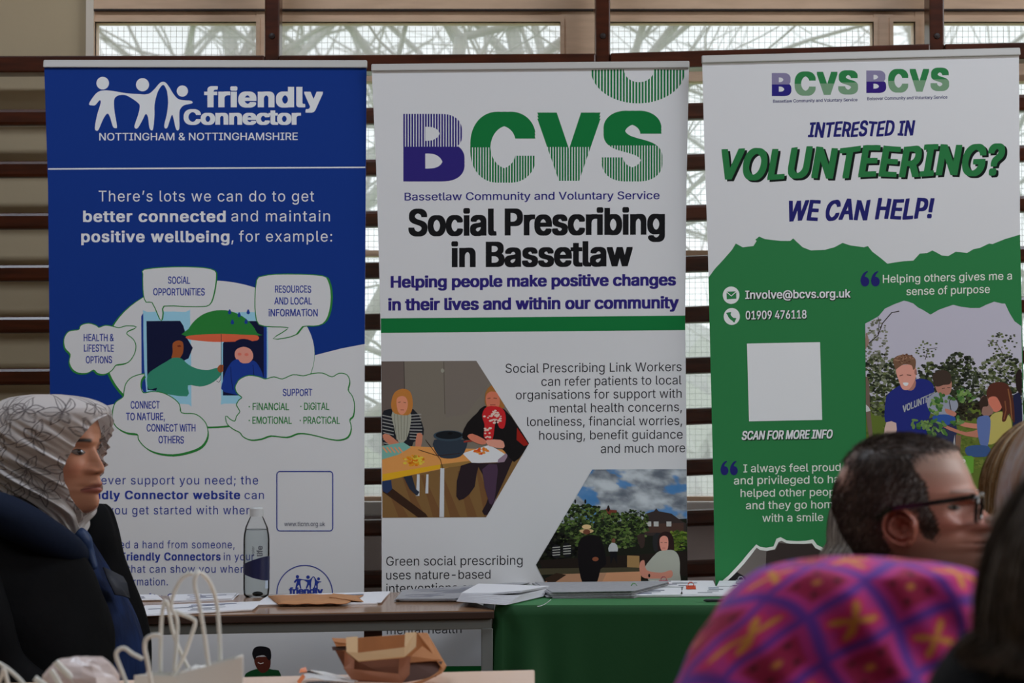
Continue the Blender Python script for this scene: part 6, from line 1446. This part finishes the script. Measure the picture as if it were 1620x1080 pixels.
def cap_of_hair(H, k, col, name='hair_base'):
    mb = MB(); nu, nv = 40, 20; rows = []
    for j in range(nv + 1):
        e_ = math.pi / 2 - j / nv * 2.0; row = []
        for i in range(nu + 1):
            az = math.radians(66) + (math.radians(228)) * i / nu if e_ < .9 else math.radians(66) * min(1, max(0, (.0 + (math.pi / 2 - e_) / .67))) + (2 * math.pi - 2 * math.radians(66) * min(1, (math.pi / 2 - e_) / .67)) * i / nu
            row.append(H.to_w(Vector((math.cos(az) * math.cos(e_) * .101, math.sin(az) * math.cos(e_) * .085, math.sin(e_) * .107)) * k + Vector((0, 0, -.105 * k))))
        rows.append(row)
    mb.grid(rows, col); return mb.build(name, hair_m, H.obj.parent, smooth=True, solid=.006)
def bystander(label, px, pytop, Y, yaw, k, garment, hair_kw, capcol, skin=(.42, .24, .18)):
    c = P(px, pytop, Y); root = empty('person', (c.x, c.y, 0), label, 'person'); H = std_head(root, c, yaw, k, skin); cap_of_hair(H, k, capcol); long_hair(H, k, **hair_kw)
    b = Matrix.Rotation(yaw, 3, 'Z') @ Vector((-.06, 0, 0)); seated('body', root, Vector((c.x + b.x, c.y + b.y, .50)), yaw, c.z - .30 * k, .165, garment, neck=.08)
    chair(c.x + b.x, c.y + b.y, yaw, 'stacking chair under the ' + label.split(',')[0].replace('person with ', 'person with ')); return root, H
bystander('person with grey hair and turquoise top, mostly hidden behind the person in glasses', 1423, 738, 3.75, math.radians(20), .98, mat('turquoise_top', L(70, 150, 160), .8), dict(n_=2600, ln=.11, cols=[(.44, .41, .37), (.66, .62, .58), (.22, .19, .17), (.78, .75, .70)], w=.0014, wave=.004, seed=3, thick=.016), (.24, .22, .20))
bystander('person with long straight blond hair, seated beyond the person in glasses', 1655, 680, 3.95, math.radians(62), 1.05, mat('dark_top', L(36, 34, 38), .85), dict(n_=4200, ln=.24, cols=[(.48, .28, .12), (.62, .42, .20), (.30, .16, .07), (.75, .60, .40), (.14, .08, .04)], w=.0020, wave=.006, seed=4, thick=.018), (.20, .12, .06))
bystander('person with pale silver hair, at the right edge in front of the blond head', 1728, 652, 2.75, math.radians(80), .98, mat('brown_top', L(60, 44, 36), .85), dict(n_=2600, ln=.03, cols=[(.9, .88, .84), (.86, .83, .78), (.9, .89, .87), (.66, .42, .22)], w=.0024, wave=.012, seed=5, thick=.02), (.85, .80, .74))
# near dark-haired person at the right edge
c = P(1676, 742, 1.62); root, H = bystander('person with dark greying hair and black coat, nearest, cut by the right edge', 1780, 728, 1.62, math.radians(75), .98, coatm, dict(n_=4200, ln=.06, cols=[(.05, .04, .033), (.16, .135, .115), (.04, .03, .026), (.50, .46, .42)], w=.0014, wave=.006, seed=6, thick=.018), (.035, .028, .024))
R5 = [(985, 1590, 1780, 1.66, .05), (1000, 1545, 1830, 1.66, .08), (1025, 1515, 1870, 1.66, .10), (1055, 1492, 1900, 1.66, .115), (1085, 1472, 1930, 1.66, .125), (1150, 1450, 1950, 1.66, .13), (1400, 1440, 1960, 1.66, .14)]
closed_loft(dense(R5), 64, .003, 9).build('coat', coatm, root, smooth=True)

# ============ the person under the pink patterned shawl
YP = 2.2; c = P(1385, 884, YP); root = empty('person', (c.x, c.y, 0), 'person under a pink shawl with purple lattice and orange crosses, in front', 'person')
Hp = std_head(root, P(1405, 893, YP), math.radians(8), .95)
PR = [(879.5, 1335, 1372, YP, .012), (882, 1298, 1408, YP, .035), (886, 1270, 1450, YP, .055), (891, 1240, 1492, YP, .070), (898, 1212, 1530, YP, .082), (906, 1193, 1546, YP, .090), (925, 1168, 1551, YP, .098), (950, 1145, 1553, YP, .104), (975, 1127, 1555, YP, .108), (1005, 1106, 1557, YP, .112), (1040, 1087, 1560, YP, .118), (1080, 1072, 1566, YP, .126), (1130, 1045, 1590, YP, .135), (1200, 1000, 1640, YP, .15), (1300, 950, 1690, YP, .17), (1450, 930, 1710, YP, .18)]
dr = dense(PR, 12); NTP = 420; g_ = []; cc_ = []
Ccol = dict(pur=(.20, .055, .46), mag=(.70, .055, .34), red=(.50, .03, .11), org=(.90, .38, .08), pink=(.85, .05, .22))
def mixc(a, b, k): return tuple(x * (1 - k) + y * k for x, y in zip(a, b))
for i, (py, xl, xr, Y, d) in enumerate(dr):
    a = P(xl, py, Y); b = P(xr, py, Y); cm = (a + b) / 2; hw2 = (b.x - a.x) / 2; row = []
    for k in range(NTP):
        t = 2 * math.pi * k / NTP; c1, s1 = math.cos(t), math.sin(t)
        x = cm.x + hw2 * math.copysign(abs(c1) ** .85, c1); y = Y + d * math.copysign(abs(s1) ** .85, s1); z = cm.z
        dg = (x - cm.x) * .72 + z * .69; low = min(1, max(0, (py - 884) / 40))
        f_ = low * (.0045 * math.sin(dg * 92) + .0035 * math.sin(dg * 171 + 1.1) + .002 * math.sin((x - cm.x) * 60 - z * 40))
        row.append(Vector((x, y - f_ if s1 < 0 else y + f_, z)))
        # print: lattice of diamonds in cloth coordinates
        u = (x - cm.x) * 1.0 + (0 if s1 < 0 else .4) + .006 * math.sin(z * 60); v = z * 1.05 + .05 * abs(c1) ** 3 * (1 if c1 < 0 else .6) + (y - Y) * .4; A = .0575
        p_ = (u * .80 + v * .60) / A + .02 * math.sin(v * 70); q_ = (-u * .60 + v * .80) / A
        ip, iq = math.floor(p_), math.floor(q_); fp, fq = p_ - ip - .5, q_ - iq - .5; e_ = max(abs(fp), abs(fq)); rad = math.hypot(fp, fq)
        if (ip + iq) % 2 == 0:
            th = math.atan2(fq, fp) + .5; star = abs(math.cos(2 * th)) ** 1.5; col = mixc(Ccol['mag'], Ccol['pur'], min(1, max(0, (e_ - .36) / .08)))
            halo = .20 + .20 * star; col = mixc(Ccol['pink'], col, min(1, max(0, (rad - halo) / .05))); arm = .05 + .28 * abs(math.cos(2 * th)) ** 4
            col = mixc(Ccol['org'], col, min(1, max(0, (rad - arm) / .04)))
        else:
            col = mixc(Ccol['red'], Ccol['mag'], min(1, max(0, (e_ - .30) / .05))); col = mixc(col, Ccol['pur'], min(1, max(0, (e_ - .42) / .05)))
            col = mixc(Ccol['org'], col, min(1, max(0, (rad - .03) / .06)))
            dots = min(math.hypot(fp - dx_, fq - dy_) for dx_ in (-.2, .2) for dy_ in (-.2, .2)); col = mixc((.07, .02, .03), col, min(1, max(0, (dots - .035) / .03)))
        cc_.append(col)
    g_.append(row)
mb = MB().grid([list(reversed(r)) for r in g_], wrap=True); cc2 = []
for i in range(len(g_)): cc2 += list(reversed(cc_[i * NTP:(i + 1) * NTP]))
mb.c = cc2; o = len(mb.v); mb.add([sum(g_[0], Vector()) / NTP], [], Ccol['mag']); mb.f += [(k, (k + 1) % NTP, o) for k in range(NTP)]
mb.build('shawl', mat('shawl_cloth', None, .8, attr='Col', sheen=.12, spec=.15, bump=(400, (1, 1, 1), .3, .001)), root, smooth=True)
seated('body', root, Vector((c.x, c.y, .46)), 0.0, .86, .15, mat('plum_dress', L(70, 28, 56), .85), neck=.08, bulk=.95)
chair(c.x - .02, c.y, 0.0, 'stacking chair under the person in the pink shawl')
